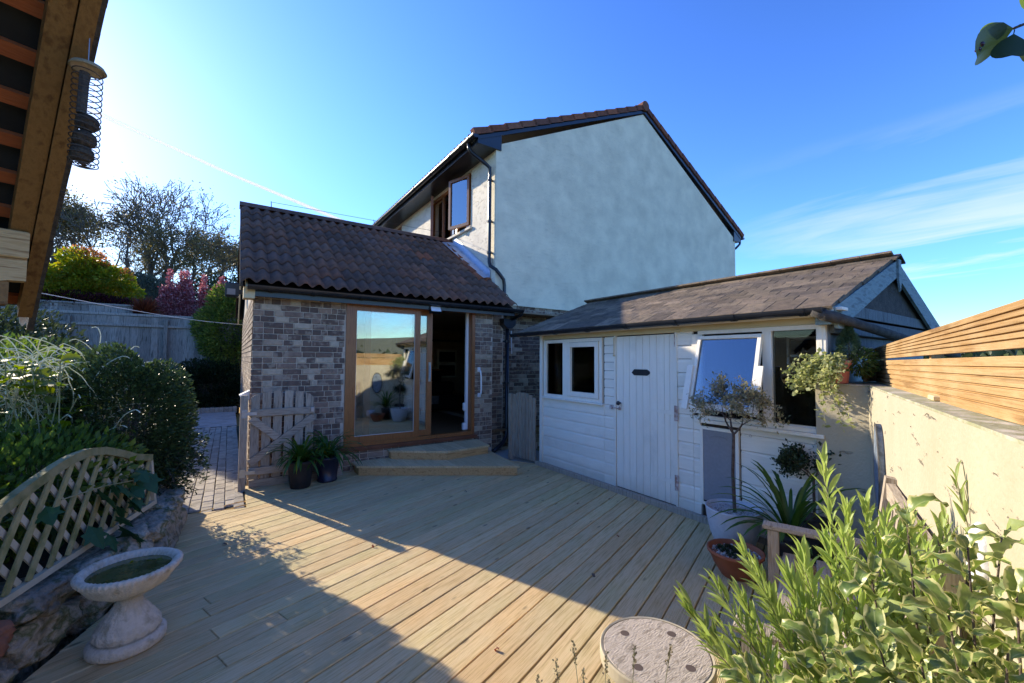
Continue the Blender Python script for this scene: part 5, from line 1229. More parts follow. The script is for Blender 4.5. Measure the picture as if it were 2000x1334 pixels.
# ================================================================== BENCH
BN = thing('garden_bench', 'old wooden slatted garden bench against the garden wall, half hidden by shrubs', 'bench', UV(2.4, 0, 0))
def bb(name, *a, m='oldwoodx', c=.006): b = MB(); b.bbox(*a, c); return b.build(name, M[m], BN, rot=TH)
for u in (1.80, 2.97):
    bb('leg', u-.03, u+.03, .17, .225, 0, .575, m='oldwood'); bb('leg', u-.03, u+.03, -.30, -.245, 0, .50, m='oldwood')
    bb('arm', u-.04, u+.04, -.26, .25, .576, .605)
    b = MB(); b.beam((u, -.272, .5005), (u, -.335, .965), .06, .045, (0, 1, 0)); b.build('back_post', M['oldwood'], BN, rot=TH)
    bb('side_rail', u-.02, u+.02, -.244, .169, .36, .42)
for v in (-.20, -.12, -.04, .04, .12): bb('seat_slat', 1.77, 3.0, v-.032, v+.032, .421, .442)
b = MB(); b.beam((1.831, -.330, .90), (2.939, -.330, .90), .035, .08); b.build('top_rail', M['oldwoodx'], BN, rot=TH)
b = MB(); b.beam((1.831, -.282, .55), (2.939, -.282, .55), .03, .06); b.build('lower_rail', M['oldwoodx'], BN, rot=TH)
for i in range(13):
    u = 1.90+.082*i; b = MB(); b.beam((u, -.288, .581), (u, -.325, .859), .045, .016, (0, 1, 0)); b.build('back_slat', M['oldwood'], BN, rot=TH)

# ================================================================== POTS
def pot(name, label, c, prof, m, n=40, rf=None, group=None, soil=None):
    t = thing(name, label, 'pot', (c[0], c[1], c[2]), group); b = MB(); b.lathe(prof, c, n, rf); b.build('pot_body', m, t, smooth=True)
    if soil:
        b = MB(); k = 24; b.add([(c[0]+soil[0]*math.cos(2*math.pi*i/k), c[1]+soil[0]*math.sin(2*math.pi*i/k), c[2]+soil[1]) for i in range(k)], [tuple(range(k))]); b.build('compost', M['soil'], t)
    return t
def pebbles(name, label, c, r, z, n, parent):
    g = np.random.default_rng(n); V = []; Fq = []
    oc = np.array([[1,0,0],[-1,0,0],[0,1,0],[0,-1,0],[0,0,1],[0,0,-1]], float); of = [(0,2,4),(2,1,4),(1,3,4),(3,0,4),(2,0,5),(1,2,5),(3,1,5),(0,3,5)]
    for i in range(n):
        rr = r*math.sqrt(g.random()); a = g.random()*6.283; s = .006+.005*g.random(); q = unit(g.normal(size=(3, 3)))
        p = (oc*g.uniform(.6, 1.2, size=(6, 1))*s)@q+np.array([c[0]+rr*math.cos(a), c[1]+rr*math.sin(a), z+g.random()*.008-.002])
        b_ = len(V)*6; V.append(p); Fq += [[x+b_ for x in f] for f in of]
    return np_obj(name, np.concatenate(V), Fq, M['gravel'], parent, 'stuff')
gp = pot('plant_pot', 'large round pale grey pot with white gravel standing by the shed wall', (3.60, 1.93, 0), [(0, 0), (.13, 0), (.145, .01), (.185, .12), (.21, .24), (.218, .31), (.222, .325), (.214, .33), (.208, .322), (.20, .28), (0, .275)], M['greypot'])
pebbles('gravel', '', (3.60, 1.93), .196, .285, 620, gp)
tp_ = pot('plant_pot', 'wide terracotta bowl with white gravel and small succulents', (3.13, 1.67, 0), [(0, 0), (.09, 0), (.10, .008), (.15, .09), (.178, .16), (.19, .165), (.192, .185), (.178, .187), (.172, .165), (.16, .145), (0, .14)], M['terra'])
pebbles('gravel', '', (3.13, 1.67), .163, .152, 560, tp_)
sc_ = thing('succulent', 'clump of dark green succulents in the terracotta bowl', 'plant', (3.13, 1.67, .15))
P = []; D = []
g = np.random.default_rng(4)
for cx, cy in ((-.05, .05), (.03, .07), (0, -.01), (-.08, -.02), (.07, -.02), (.04, .02), (-.02, .1), (.0, -.09)):
    for i in range(60): d = unit(g.normal(size=3)+np.array([0, 0, .8])); P.append([3.13+cx, 1.67+cy, .158]+d*.012); D.append(d)
leaves('foliage', np.array(P), np.array(D), .028, M['l_succ'], sc_, .5)
ap1 = pot('plant_pot', 'ribbed dark brown pot of strap-leaved plants in front of the picket gate', (.765, 5.72, 0), [(0, 0), (.105, 0), (.112, .01), (.13, .15), (.145, .29), (.152, .30), (.152, .325), (.14, .326), (.132, .29), (0, .285)], M['blackpot'], 40, lambda th, z: 1+.012*math.sin(z*230), soil=(.13, .288))
ap2 = pot('plant_pot', 'smooth navy blue pot of strap-leaved plants beside the timber step', (1.09, 5.83, 0), [(0, 0), (.11, 0), (.12, .012), (.122, .03), (.115, .035), (.14, .28), (.15, .29), (.15, .315), (.138, .315), (0, .28)], M['bluepot'], 40, soil=(.13, .285))
ap3 = pot('plant_pot', 'black pot of strap-leaved plants behind the garden bench', (3.45, 1.42, 0), [(0, 0), (.12, 0), (.15, .26), (.16, .29), (.15, .292), (0, .27)], M['blackpot'], 32)
pk = pot('plant_pot', 'pink flowerpot with trailing plants standing on the wall corner', (3.955, 1.28, 1.403), [(0, 0), (.056, 0), (.062, .006), (.078, .145), (.086, .147), (.088, .18), (.08, .181), (.076, .155), (0, .15)], M['pink'], 36)
b = MB(); b.lathe([(0, 0), (.05, 0), (.062, .012), (.058, .012), (.045, .004)], (3.93, 1.345, 1.403), 28); b.lathe([(.028, .005), (.034, .05), (.038, .065), (.03, .065), (0, .06)], (3.93, 1.345, 1.403), 24)
tag(b.build('plant_pot', M['greypot'], smooth=True), 'small pale pot on a saucer on the wall corner below the pink pot', 'pot')
ttp = pot('plant_pot', 'small dark pot holding the little clipped holly tree', (3.78, 1.40, 0), [(0, 0), (.10, 0), (.12, .20), (.13, .36), (.12, .37), (0, .35)], M['blackpot'], 28)
wp = pot('plant_pot', 'white rounded pot on the deck under the bench end', (3.16, .95, 0), [(0, 0), (.08, 0), (.12, .10), (.11, .2), (.10, .2), (0, .18)], M['greypot'], 28)

def strap_plant(label, c, n, L, seed, group, droop=1.0, yellow=.08):
    t = thing('agapanthus', label, 'plant', (c[0], c[1], c[2]), group); g = random.Random(seed)
    for i in range(n):
        a = g.uniform(0, 6.283); e = g.uniform(.55, 1.45); l = L*g.uniform(.6, 1.1); w_ = g.uniform(.011, .018)
        h = Vector((math.cos(a), math.sin(a), 0)); d = (h*math.cos(e)+Vector((0, 0, math.sin(e)))); p = Vector(c)+h*.03*g.random(); sd_ = Vector((-h.y, h.x, 0))
        m_ = 8; vs = []; pp = p.copy()
        for j in range(m_+1):
            f = j/m_; ww = w_*(1-.15*f)*math.sqrt(max(0, 1-f**5))+.0005
            vs += [pp+sd_*ww+Vector((0, 0, .25*ww)), pp-Vector((0, 0, .1*ww)), pp-sd_*ww+Vector((0, 0, .25*ww))]
            d = (d+Vector((0, 0, -.27*droop*(.4+f)))+h*.03).normalized(); pp = pp+d*l/m_
            if pp.z < c[2]-.28: pp.z = c[2]-.28
        mb = MB(); mb.add(vs, [q for j in range(m_) for q in ((3*j, 3*j+1, 3*j+4, 3*j+3), (3*j+1, 3*j+2, 3*j+5, 3*j+4))])
        mb.build('leaf', M['l_yel'] if g.random() < yellow else M['l_agap'], t, smooth=True)
    return t
strap_plant('lush strap-leaved plant in the ribbed brown pot before the gate', (.765, 5.72, .30), 75, .50, 3, 'strap-leaved plants in pots', 1.05)
strap_plant('strap-leaved plant in the navy pot beside the timber step', (1.09, 5.83, .30), 55, .55, 4, 'strap-leaved plants in pots', 1.1)
strap_plant('strap-leaved plant fanning out behind the grey pot near the bench arm', (3.42, 1.42, .30), 48, .62, 5, 'strap-leaved plants in pots', .75, .03)

def tree_obj(name, label, cat, base, trunk_h, r0, L, lev, seed, leafm, nleaf, ls, spread=.6, bark='bark', nb=(2, 3), shrink=.74, upb=.1, up=(0, 0, 1), ivy=0, jit=.1, sides=5, trunks=1, minr=.004, group=None, leafcut=None):
    t = thing(name, label, cat, base, group); g = random.Random(seed); segs = []; tips = []
    for k in range(trunks):
        d = Vector(up).normalized()
        if trunks > 1: a = 6.283*k/trunks+g.random(); d = (d+Vector((math.cos(a), math.sin(a), 0))*.32).normalized()
        p0 = Vector(base); p1 = p0+d*trunk_h; segs.append(([p0, p0.lerp(p1, .5)+Vector((g.gauss(0, .02), g.gauss(0, .02), 0))*trunk_h, p1], [r0, r0*.9, r0*.82]))
        for i in range(3 if trunks == 1 else 2):
            a = 6.283*i/3+g.random(); nd = (d+Vector((math.cos(a), math.sin(a), 0))*spread*g.uniform(.6, 1.2)).normalized(); grow(p1, nd, L, r0*.62, 1, lev, g, segs, tips, spread, nb, shrink, upb, minr)
    b1 = MB(); b2_ = MB()
    for pts, rad in segs: (b1 if rad[0] > r0*.35 else b2_).tube(pts, 0, sides if rad[0] > r0*.2 else 3, False, rad)
    b1.build('trunk', M[bark], t, smooth=True)
    if b2_.v: b2_.build('branches', M[bark], t, kind='stuff')
    gg = np.random.default_rng(seed); T = np.array([list(q) for q, _ in tips]); TD = np.array([list(d) for _, d in tips])
    idx = gg.integers(0, len(T), nleaf)
    P = T[idx]+gg.normal(size=(nleaf, 3))*jit; D = unit(TD[idx]+gg.normal(size=(nleaf, 3))*.8+np.array([0, 0, -.1]))
    leaves('crown', P, D, ls*(.6+.7*gg.random(nleaf)), leafm, t, .5)
    return t
# dappled willow standard
tree_obj('standard_tree', 'small lollipop willow with pale dappled leaves in the large grey pot', 'tree', (3.62, 1.93, .28), .66, .015, .13, 6, 11, M['l_willow'], 2600, .028, spread=.78, nb=(2, 3), shrink=.84, upb=.10, jit=.018, bark='stemb', minr=.0012, sides=8)
b = MB()
tree_obj('holly_tree', 'little dark clipped holly tree between the shed wall and the pillar', 'tree', (3.78, 1.40, .35), .30, .012, .09, 4, 15, M['l_dark'], 1500, .035, spread=.9, shrink=.8, jit=.035, bark='stemb', minr=.0015)
# pink pot planting
iv = thing('trailing_ivy', 'variegated cream and green ivy spilling from the pink pot over the wall corner', 'plant', (3.94, 1.26, 1.56))
g = random.Random(8); P = []; D = []; mb = MB()
for i in range(84):
    a = g.uniform(R_(92), R_(192)); l = g.uniform(.12, .46); p = Vector((3.94, 1.26, 1.57)); d = Vector((math.cos(a), math.sin(a), g.uniform(.2, 1.0))).normalized(); pts = [p.copy()]
    for j in range(8):
        d = (d+Vector((g.gauss(0, .15), g.gauss(0, .15), -.24))).normalized(); p = p+d*l/8; pts.append(p.copy())
        for q in range(5): P.append([p.x+g.gauss(0, .014), p.y+g.gauss(0, .014), p.z+g.gauss(0, .014)]); D.append([g.gauss(0, 1), g.gauss(0, 1), g.gauss(0, .8)-.2])
    mb.tube(pts, .0016, 3)
for i in range(3):
    p = Vector((3.87, 1.33, 1.42)); d = Vector((-1, -.4*i, .2)).normalized(); pts = [p.copy()]
    for j in range(10):
        d = (d+Vector((g.gauss(0, .1), -.06, -.28))).normalized(); p = p+d*.045; pts.append(p.copy())
        for q in range(4): P.append([p.x+g.gauss(0, .012), p.y+g.gauss(0, .012), p.z+g.gauss(0, .012)]); D.append([g.gauss(0, 1), g.gauss(0, 1), -.3])
    mb.tube(pts, .0016, 3)
mb.build('stems', M['stemg'], iv, kind='stuff'); leaves('foliage', np.array(P), np.array(D), .036*(.6+.6*rng.random(len(P))), M['l_ivy'], iv, .8)
p, d = blob(5200, (4.0, 1.22, 1.72), (.08, .08, .13), .35, .3, 9); p[:, :2] = (p[:, :2]-[4.0, 1.22])*np.clip(1.25-(p[:, 2:3]-1.62)/.26, .15, 1.2)+[4.0, 1.22]
cn = thing('dwarf_conifer', 'small cone-shaped dwarf conifer growing in the pink pot', 'conifer', (4.0, 1.22, 1.58)); leaves('foliage', p, d+np.array([0, 0, .4]), .016, M['l_con'], cn, .3)
b = MB(); b.tube([(4.0, 1.22, 1.56), (4.0, 1.22, 1.78)], .006, 5); b.build('trunk', M['bark'], cn)
p, d = blob(700, (4.08, 1.16, 1.57), (.13, .08, .09), .3, .3, 19); hb = thing('pot_heather', 'mixed green leaves and tiny pale flowers on the right side of the pink pot', 'plant', (4.08, 1.16, 1.5)); leaves('foliage', p, d+np.array([.3, -.2, -.2]), .035, M['l_low'], hb, .3)
leaves('flower', p[:60]+np.array([0, 0, .02]), d[:60], .012, M['petal'], hb, .8)

# ================================================================== FOREGROUND SHRUBS
def leaf_mesh(name, L, wd, m, seed, curl=1.0, wavy=.0, fold=.25, n=8, stalk=.12):
    g = random.Random(seed); vs = []; at_ = []; p = Vector((0, 0, 0)); ang = g.uniform(.1, .35); xs = [-1, -.55, 0, .55, 1]
    for j in range(n+1):
        f = j/n; ws = wd*.5*(math.sin(math.pi*min(1, f**.85))**.75 if 0 < f < 1 else .02)
        for x in xs:
            wv = wavy*wd*math.sin(f*17+seed+x*2)*abs(x)
            z = abs(x)*ws*fold+wv
            up_ = Vector((-math.sin(ang), 0, math.cos(ang))); vs.append(p+Vector((0, x*ws, 0))+up_*z); at_.append(abs(x) if 0 < j < n else .9)
        ang -= curl*(.10+.22*f)*1.1; p = p+Vector((math.cos(ang), 0, math.sin(ang)))*L/n
    fs = [(5*j+k, 5*j+k+1, 5*j+5+k+1, 5*j+5+k) for j in range(n) for k in range(4)]
    if stalk:
        b0 = len(vs); vs += [Vector((-stalk*L, -.0008, 0)), Vector((-stalk*L, .0008, 0)), Vector((0, .0008, 0)), Vector((0, -.0008, 0))]; fs.append((b0, b0+3, b0+2, b0+1)); at_ += [1]*4
    me = bpy.data.meshes.new(name); me.from_pydata([tuple(v) for v in vs], [], fs); me.materials.append(m); me.shade_smooth()
    a = me.attributes.new('edge', 'FLOAT', 'POINT'); a.data.foreach_set('value', at_); me.update(); return me
OLS = 1.5
VL = [leaf_mesh('leaf', L, wd, M['l_vari'], i, curl, wavy=.16, fold=.42) for i, (L, wd, curl) in enumerate(((.085, .036, 1.2), (.072, .034, 1.6), (.095, .040, 1.0), (.065, .03, .7), (.08, .036, 1.9), (.06, .024, 1.4)))]
NL = [leaf_mesh('leaf', L, wd, M['l_narrow'], i+10, curl, wavy=0, fold=.5, n=5, stalk=.05) for i, (L, wd, curl) in enumerate(((.075, .014, .35), (.065, .013, .6), (.055, .014, .2), (.08, .013, .8), (.045, .011, .15)))]
def orient(p, d, twist, s=1.0):
    q = d.normalized().to_track_quat('X', 'Z').to_matrix().to_4x4(); return Matrix.Translation(p) @ q @ Matrix.Rotation(twist, 4, 'X') @ Matrix.Scale(s, 4)
def shrub(name, label, cat, base, tips, meshes, seed, per, bark, r, lift, whorl, tilt, sz=(.75, 1.15), side=None, extra_tips=()):
    t = thing(name, label, cat, base); g = random.Random(seed); cnt = 0; rest = MB(); spots = []
    for ti, tip in enumerate(list(tips)+list(extra_tips)):
        b0 = Vector(base)+Vector((g.uniform(-.08, .08), g.uniform(-.08, .08), 0)); T_ = Vector(tip); midp = b0.lerp(T_, .55)+Vector((0, 0, lift*(T_-b0).length))
        pts = [((1-f)**2)*b0+2*f*(1-f)*midp+f*f*T_ for f in [i/12 for i in range(13)]]
        mb = MB(); mb.tube(pts, 0, 6, True, [r*(1-.65*i/12) for i in range(13)]); mb.build('stem', M[bark], t, smooth=True)
        n = per if ti < len(tips) else int(per*.6)
        for i in range(n):
            f = 1-.52*(i/n)**1.1; k = f*12; a = int(min(11, k)); p = pts[a].lerp(pts[a+1], k-a); d = (pts[a+1]-pts[a]).normalized()
            az = i*2.4+g.uniform(-.3, .3); s1_ = d.cross(Vector((0, 0, 1))); s1_ = s1_.normalized() if s1_.length > .05 else Vector((1, 0, 0)); s2_ = s1_.cross(d)
            out = s1_*math.cos(az)+s2_*math.sin(az); tl = tilt*(.55 if i < whorl else 1)+g.uniform(-.15, .15)
            ld = d*math.cos(tl)+out*math.sin(tl)+Vector((0, 0, .12)); spots.append((p+out*r, ld, g.uniform(-.5, .5), g.uniform(*sz)*(.8 if i < 3 else 1)))
    pick_ = spots if len(spots) <= 300 else None
    order = list(range(len(spots)))
    cam_ = Vector((0, 0, CAMH)); order.sort(key=lambda i: (spots[i][0]-cam_).length)
    vs = []; fs = []
    for rank, i in enumerate(order):
        p, d, tw, s = spots[i]; me = meshes[i % len(meshes)]; mt = orient(p, d, tw, s)
        if rank < 300: link('leaf', me, t, mw=mt)
        else: rest.add([mt @ v.co for v in me.vertices], [tuple(q.vertices) for q in me.polygons])
    if rest.v: rest.build('foliage', meshes[0].materials[0], t, smooth=True, kind='stuff')
    return t
ntips = [(1.834,.651,1.203),(1.857,.585,1.05),(1.66,.665,.90),(1.549,.801,.89),(1.413,.654,.83),(1.256,.825,.76),(1.378,.80,.81),(1.91,.548,1.06),(1.577,.664,.85),(1.572,.547,.85),(1.872,.458,.98),(1.491,.721,.86),(1.162,.707,.76),(1.70,.55,.99),(1.75,.62,.95),(1.47,.60,.78)]
shrub('narrow_leaf_shrub', 'bushy shrub with long narrow bright green leaves catching the sun by the bench', 'shrub', (1.52, .40, .05), ntips, NL, 3, 46, 'stemg', .0042, .10, 10, .62, (.9, 1.4),
      extra_tips=[(1.62, .50, .72), (1.45, .55, .66), (1.75, .45, .75), (1.35, .6, .6), (1.9, .4, .8), (1.55, .7, .7), (1.68, .60, .80), (1.8, .55, .86), (1.42, .72, .72), (1.30, .70, .62), (1.58, .60, .76), (1.72, .68, .84), (1.95, .5, .92), (1.5, .45, .74), (1.98, .42, 1.0), (1.9, .52, .98), (1.8, .46, .95), (1.66, .45, .86), (2.02, .36, 1.05), (1.6, .66, .82), (1.34, .78, .72), (1.45, .76, .78), (1.85, .40, 1.0), (1.78, .36, 1.0), (1.72, .33, .96), (1.92, .44, 1.06), (1.83, .47, 1.06)])
shrub('narrow_leaf_shrub', 'separate tall narrow-leaved sprigs in front of the sunlit wall at the right', 'shrub', (1.62, .12, .05), [(1.805,.300,1.225), (1.76,.20,1.11), (1.86,.335,1.04), (1.66,.15,1.12), (1.70,.22,.98)], NL, 9, 26, 'stemg', .0042, .05, 8, .85, (.85, 1.25))
vtips = [(1.287,.295,1.224),(1.003,.377,1.02),(1.046,.287,1.038),(1.257,.196,1.195),(1.04,.188,1.135),(.941,.299,1.02),(1.06,.125,1.10),(1.17,.125,1.165),(.894,.456,.93),(.939,.363,.955),(.977,.211,1.06),(.96,.152,1.06),(1.224,.345,1.09),(1.37,.163,1.20)]
shrub('variegated_shrub', 'large glossy variegated shrub with cream-edged leaves filling the bottom right corner', 'shrub', (1.15, .18, .1), vtips, VL, 5, 24, 'stemb', .0046, .06, 5, 1.0, (.6, 1.45),
      extra_tips=[(1.1, .30, .93), (1.0, .25, .90), (1.2, .22, 1.0), (.95, .30, .86), (1.12, .15, 1.0), (1.25, .28, .98), (.9, .38, .82), (1.3, .2, 1.05), (1.02, .2, .95), (1.08, .22, .88), (1.18, .14, .95), (1.0, .34, .95), (1.22, .3, .9), (.93, .22, .92), (1.35, .1, 1.08), (1.28, .08, 1.0)])
# overhanging leaves top right
ov = thing('overhanging_branch', 'dark green leaves with berries hanging into the top right corner of the sky', 'branch', (1.9, -.1, 2.5))
OL = [leaf_mesh('leaf', .075, .046, M['l_dark'], 31, .5, 0, .25), leaf_mesh('leaf', .06, .04, M['l_low'], 32, .3, 0, .2)]
def at_(px, py, zc): v = fw*zc+rt2*((px-1000)/F*zc)+up2*(-(py-667)/F*zc); return Vector((v.x, v.y, v.z+CAMH))
cp_ = Vector((1.52, .128, 2.365))
b = MB(); b.tube([cp_, cp_+Vector((.12, -.10, .06)), (1.95, -.25, 2.60)], 0, 6, True, [.003, .004, .006]); b.build('stem', M['stemb'], ov)
for i, (o, d, m_, tw, s) in enumerate([((0, 0, 0), (-.5, .55, -.42), 0, .9, 1.15), ((.03, -.02, 0), (-.05, -.2, -.9), 0, 1.8, 1.0), ((.02, -.015, .03), (-.1, -.15, .9), 1, .3, .9), ((.06, -.05, .03), (.05, -.1, .9), 1, -.4, 1.0), ((.0, .0, -.01), (-.3, .1, -.8), 0, 2.4, .9), ((.05, -.04, 0), (-.2, -.6, -.6), 0, 1.2, 1.1), ((.08, -.03, .10), (-.6, .4, .3), 0, .2, .7), ((-.01, .01, 0), (-.7, .7, .05), 1, 1.2, .6)]):
    link('leaf', OL[m_], ov, mw=orient(cp_+Vector(o)*1.3, Vector(d), tw, s*1.5))
for i, o in enumerate(((-.055, .045, -.035), (-.06, .05, -.047), (.02, -.03, -.05), (.03, -.035, -.056), (.022, -.028, -.062), (.04, -.02, -.01))):
    b = MB(); b.lathe([(0, -.006), (.005, -.003), (.006, .001), (.004, .005), (0, .006)], tuple(cp_+Vector(o)), 8); b.build('berry', M['berry'], ov, smooth=True)

# lavender stalks at the bottom edge
lv = thing('lavender', 'dry lavender seed stalks standing up in front of the round drum table', 'plant', (.75, .72, .0)); g = random.Random(2); mb = MB(); P = []; D = []
for (x, y, z) in [(.77,.912,.743),(.809,.883,.792),(.886,.833,.765),(.835,.87,.715),(.894,.831,.687),(1.032,.733,.784),(.73,.941,.70),(.95,.789,.78),(.70,.95,.66),(.86,.80,.66),(.92,.76,.64),(.98,.74,.70),(.79,.88,.66),(.75,.86,.62)]:
    b0 = Vector((.72+g.uniform(-.08, .08), .70+g.uniform(-.08, .08), .0)); T_ = Vector((x, y, z)); md = b0.lerp(T_, .5)+Vector((g.uniform(-.02, .02), g.uniform(-.02, .02), .03)); mb.tube([b0, md, T_], .0011, 4)
    dd = (T_-md).normalized()
    for k in range(34):
        q = T_-dd*(k % 12)*.0045+Vector((g.gauss(0, .0025), g.gauss(0, .0025), 0)); P.append(list(q)); D.append([g.gauss(0, .6)+dd.x, g.gauss(0, .6)+dd.y, .8])
mb.build('stems', M['stemg'], lv, kind='stuff'); leaves('flower_heads', np.array(P), np.array(D), .008, M['l_lav'], lv, .6)

# ================================================================== LEFT GARDEN PLANTING
bush('round_shrub', 'dense dark rounded evergreen shrub with sunlit tips beside the block path', 'shrub', (-.735, 4.98, .97), (.44, .50, .66), 26000, .036, M['l_bush'], 21, lump=.24, inner=.45, base=(-.735, 4.98, .3))
bush('round_shrub', 'dark shrub behind the round one, running along the path edge', 'shrub', (-1.75, 7.0, .95), (.55, .9, .75), 12000, .055, M['l_bush'], 22, lump=.2, inner=.4, base=(-1.75, 7.0, .3))
tl_ = thing('trailing_shrub', 'dark sprigs trailing over the end of the stone planter onto the path', 'shrub', (-.45, 5.2, .4)); g = random.Random(4); P = []; D = []; mb = MB()
for i in range(70):
    p = Vector((-.55+g.uniform(-.15, .1), 5.15+g.uniform(-.35, .45), .55+g.uniform(-.1, .35))); d = Vector((g.uniform(.2, 1), g.uniform(-.8, .3), g.uniform(-.1, .6))).normalized(); pts = [p.copy()]
    for j in range(7):
        d = (d+Vector((g.gauss(0, .12), g.gauss(0, .12), -.22))).normalized(); p = p+d*.055; p.x = min(p.x, -.17); p.z = max(p.z, .06); pts.append(p.copy())
        for q in range(7): P.append([p.x+g.gauss(0, .02), p.y+g.gauss(0, .02), p.z+g.gauss(0, .02)]); D.append([g.gauss(0, 1)+d.x, g.gauss(0, 1)+d.y, g.gauss(0, .7)])
    mb.tube(pts, .002, 3)
mb.build('stems', M['stemb'], tl_, kind='stuff'); leaves('foliage', np.array(P), np.array(D), .045, M['l_dark'], tl_, .35)
bush('low_shrub', 'mounded glossy dark green plant just behind the trellis', 'shrub', (-1.15, 4.25, .70), (.55, .75, .34), 6000, .055, M['l_low'], 31, lump=.3, inner=.3, wr=.55, base=(-1.15, 4.25, .33))
bush('low_shrub', 'second low dark mound at the left edge behind the trellis', 'shrub', (-1.55, 3.3, .72), (.55, .8, .38), 6000, .055, M['l_low'], 32, lump=.3, inner=.3, wr=.55, base=(-1.55, 3.3, .33))
bush('leafy_shrub', 'tangled mid-green shrub full of bright backlit specks at the left edge', 'shrub', (-1.75, 5.6, 1.05), (.75, .75, .62), 9000, .05, M['l_low'], 33, lump=.3, inner=.2, wr=.5, base=(-1.75, 5.6, .33))
bush('leafy_shrub', 'taller dark hedge-like shrub behind the seed stalks', 'shrub', (-2.9, 8.5, 1.3), (1.2, 1.2, 1.0), 15000, .07, M['l_ever'], 34, lump=.25, inner=.3, base=(-2.9, 8.5, .33))
bush('leafy_shrub', 'bright green shrub far left under the gazebo beam', 'shrub', (-4.6, 10.5, 1.7), (1.3, 1.3, 1.35), 14000, .08, M['l_low'], 35, lump=.25, inner=.3, base=(-4.6, 10.5, .33))
# curling pale seed stalks
sk = thing('seed_stalk_plant', 'airy mass of pale curling seed stalks above the left flower bed', 'plant', (-1.2, 4.9, .33)); g = random.Random(12); mb = MB(); P = []; D = []
for i in range(330):
    bx, by = g.uniform(-1.9, -.72), g.uniform(4.5, 5.6); h = g.uniform(1.30, 1.88)-(.0 if bx < -1.0 else .12); p = Vector((bx, by, h-g.uniform(.35, .5))); d = Vector((g.gauss(0, .35), g.gauss(0, .35), 1)).normalized(); pts = [p.copy()]; cv = Vector((g.gauss(0, .16), g.gauss(0, .16), 0))
    for j in range(9):
        d = (d+cv+Vector((g.gauss(0, .14), g.gauss(0, .14), -.01*j))).normalized(); p = p+d*.042; pts.append(p.copy())
    for j in range(3): d = (d+cv*2.2+Vector((0, 0, -.5))).normalized(); p = p+d*.016; pts.append(p.copy())
    mb.tube(pts, 0, 4, False, [.0020+.0017*min(1, j/6) for j in range(len(pts))])
    if g.random() < .5: mb.tube([pts[0], Vector((bx+g.gauss(0, .1), by, .4))], .002, 3)
    for q in range(5): c_ = pts[g.randint(0, 5)]; P.append([c_.x+g.gauss(0, .05), c_.y+g.gauss(0, .05), c_.z+g.gauss(0, .06)-.12]); D.append([g.gauss(0, 1), g.gauss(0, 1), g.gauss(0, .5)])
mb.build('stalks', M['stalk'], sk, kind='stuff'); leaves('foliage', np.array(P), np.array(D), .055, M['l_low'], sk, .4)
# broad yellowing leaves lit from behind
yl = thing('broad_leaf_plant', 'upright stems carrying broad yellow-green leaves glowing against the sun', 'plant', (-1.3, 4.5, .33)); g = random.Random(15); mb = MB()
YL = [leaf_mesh('leaf', .13, .10, M['l_yel'], 41, .5, .05, .2), leaf_mesh('leaf', .16, .13, M['l_yel'], 42, .7, .05, .15), leaf_mesh('leaf', .10, .06, M['l_low'], 43, .5, .05, .2)]
for i in range(38):
    bx, by = g.uniform(-1.6, -.95), g.uniform(4.25, 4.75); top_ = Vector((bx+g.gauss(0, .12), by+g.gauss(0, .1), g.uniform(1.05, 1.55))); mb = MB(); mb.tube([(bx, by, .33), (bx, by, .7), top_], .004, 5); mb.build('stem', M['stemg'], yl)
    for k in range(3):
        a = g.uniform(0, 6.28); link('leaf', YL[g.choice((0, 1, 2, 0))], yl, mw=orient(top_-Vector((0, 0, .09*k)), Vector((math.cos(a), math.sin(a), g.uniform(-.1, .5))), g.uniform(-.6, .6), g.uniform(.6, 1.15)))
# anemone flowers
an = thing('anemone', 'pale pink and white anemone flowers on thin stems over the trellis', 'flower', (-.85, 4.5, .4)); g = random.Random(6)
for i, (x, y, z) in enumerate(((-.63, 4.75, 1.13), (-.90, 4.55, 1.12), (-.62, 4.72, .98), (-.80, 4.3, .86), (-.66, 4.8, 1.25), (-.72, 4.75, .93))):
    mb = MB(); mb.tube([(-.85, 4.5, .35), ((x-.85)/2-.03, (y+4.5)/2, z-.10), (x, y, z)], .0025, 5); mb.build('stem', M['stemg'], an)
    if i in (1, 3):
        for k in range(6): a = k*1.047; mb = MB(); mb.add([(0, 0, 0), (.02, .011, .004), (.036, 0, .0), (.02, -.011, .004)], [(0, 3, 2, 1)]); link('petal', mb.mesh('petal', M['petal']), an, mw=Matrix.Translation((x, y, z)) @ Matrix.Rotation(a, 4, 'Z') @ Matrix.Rotation(.3 if i == 1 else -.3, 4, 'Y'))
    else: mb = MB(); mb.lathe([(0, -.009), (.008, -.004), (.009, .002), (0, .012)], (x, y, z), 8); mb.build('bud', M['petal'] if i == 0 else M['stalk'], an, smooth=True)
# vine on the trellis
vn = thing('trellis_vine', 'big lobed dark green vine leaves draped over the front of the trellis', 'vine', (-.75, 3.8, .5))
def lobed(name, s, seed):
    pr = [(0, 0), (-.25, .25), (-.5, .28), (-.42, .5), (-.62, .75), (-.3, .72), (-.22, .95), (0, 1.25), (.22, .95), (.3, .72), (.62, .75), (.42, .5), (.5, .28), (.25, .25)]
    vs = [(0, .45*s, .03*s)]+[(x*s, y*s, -.10*s*abs(x)-.12*s*max(0, y-.6)) for x, y in pr]; n = len(pr); mb = MB(); mb.add([(y, x, z) for x, y, z in vs], [(0, 1+i, 1+(i+1) % n) for i in range(n)]); return mb.mesh(name, M['l_vine'])
VV = [lobed('leaf', .13, 1), lobed('leaf', .10, 2), lobed('leaf', .16, 3)]
g = random.Random(5); mb = MB(); mb.tube([tp(.1, .2, .02), tp(.35, .27, .05), tp(.7, .33, .05), tp(1.05, .36, .04)], .004, 5); mb.build('stem', M['stemg'], vn)
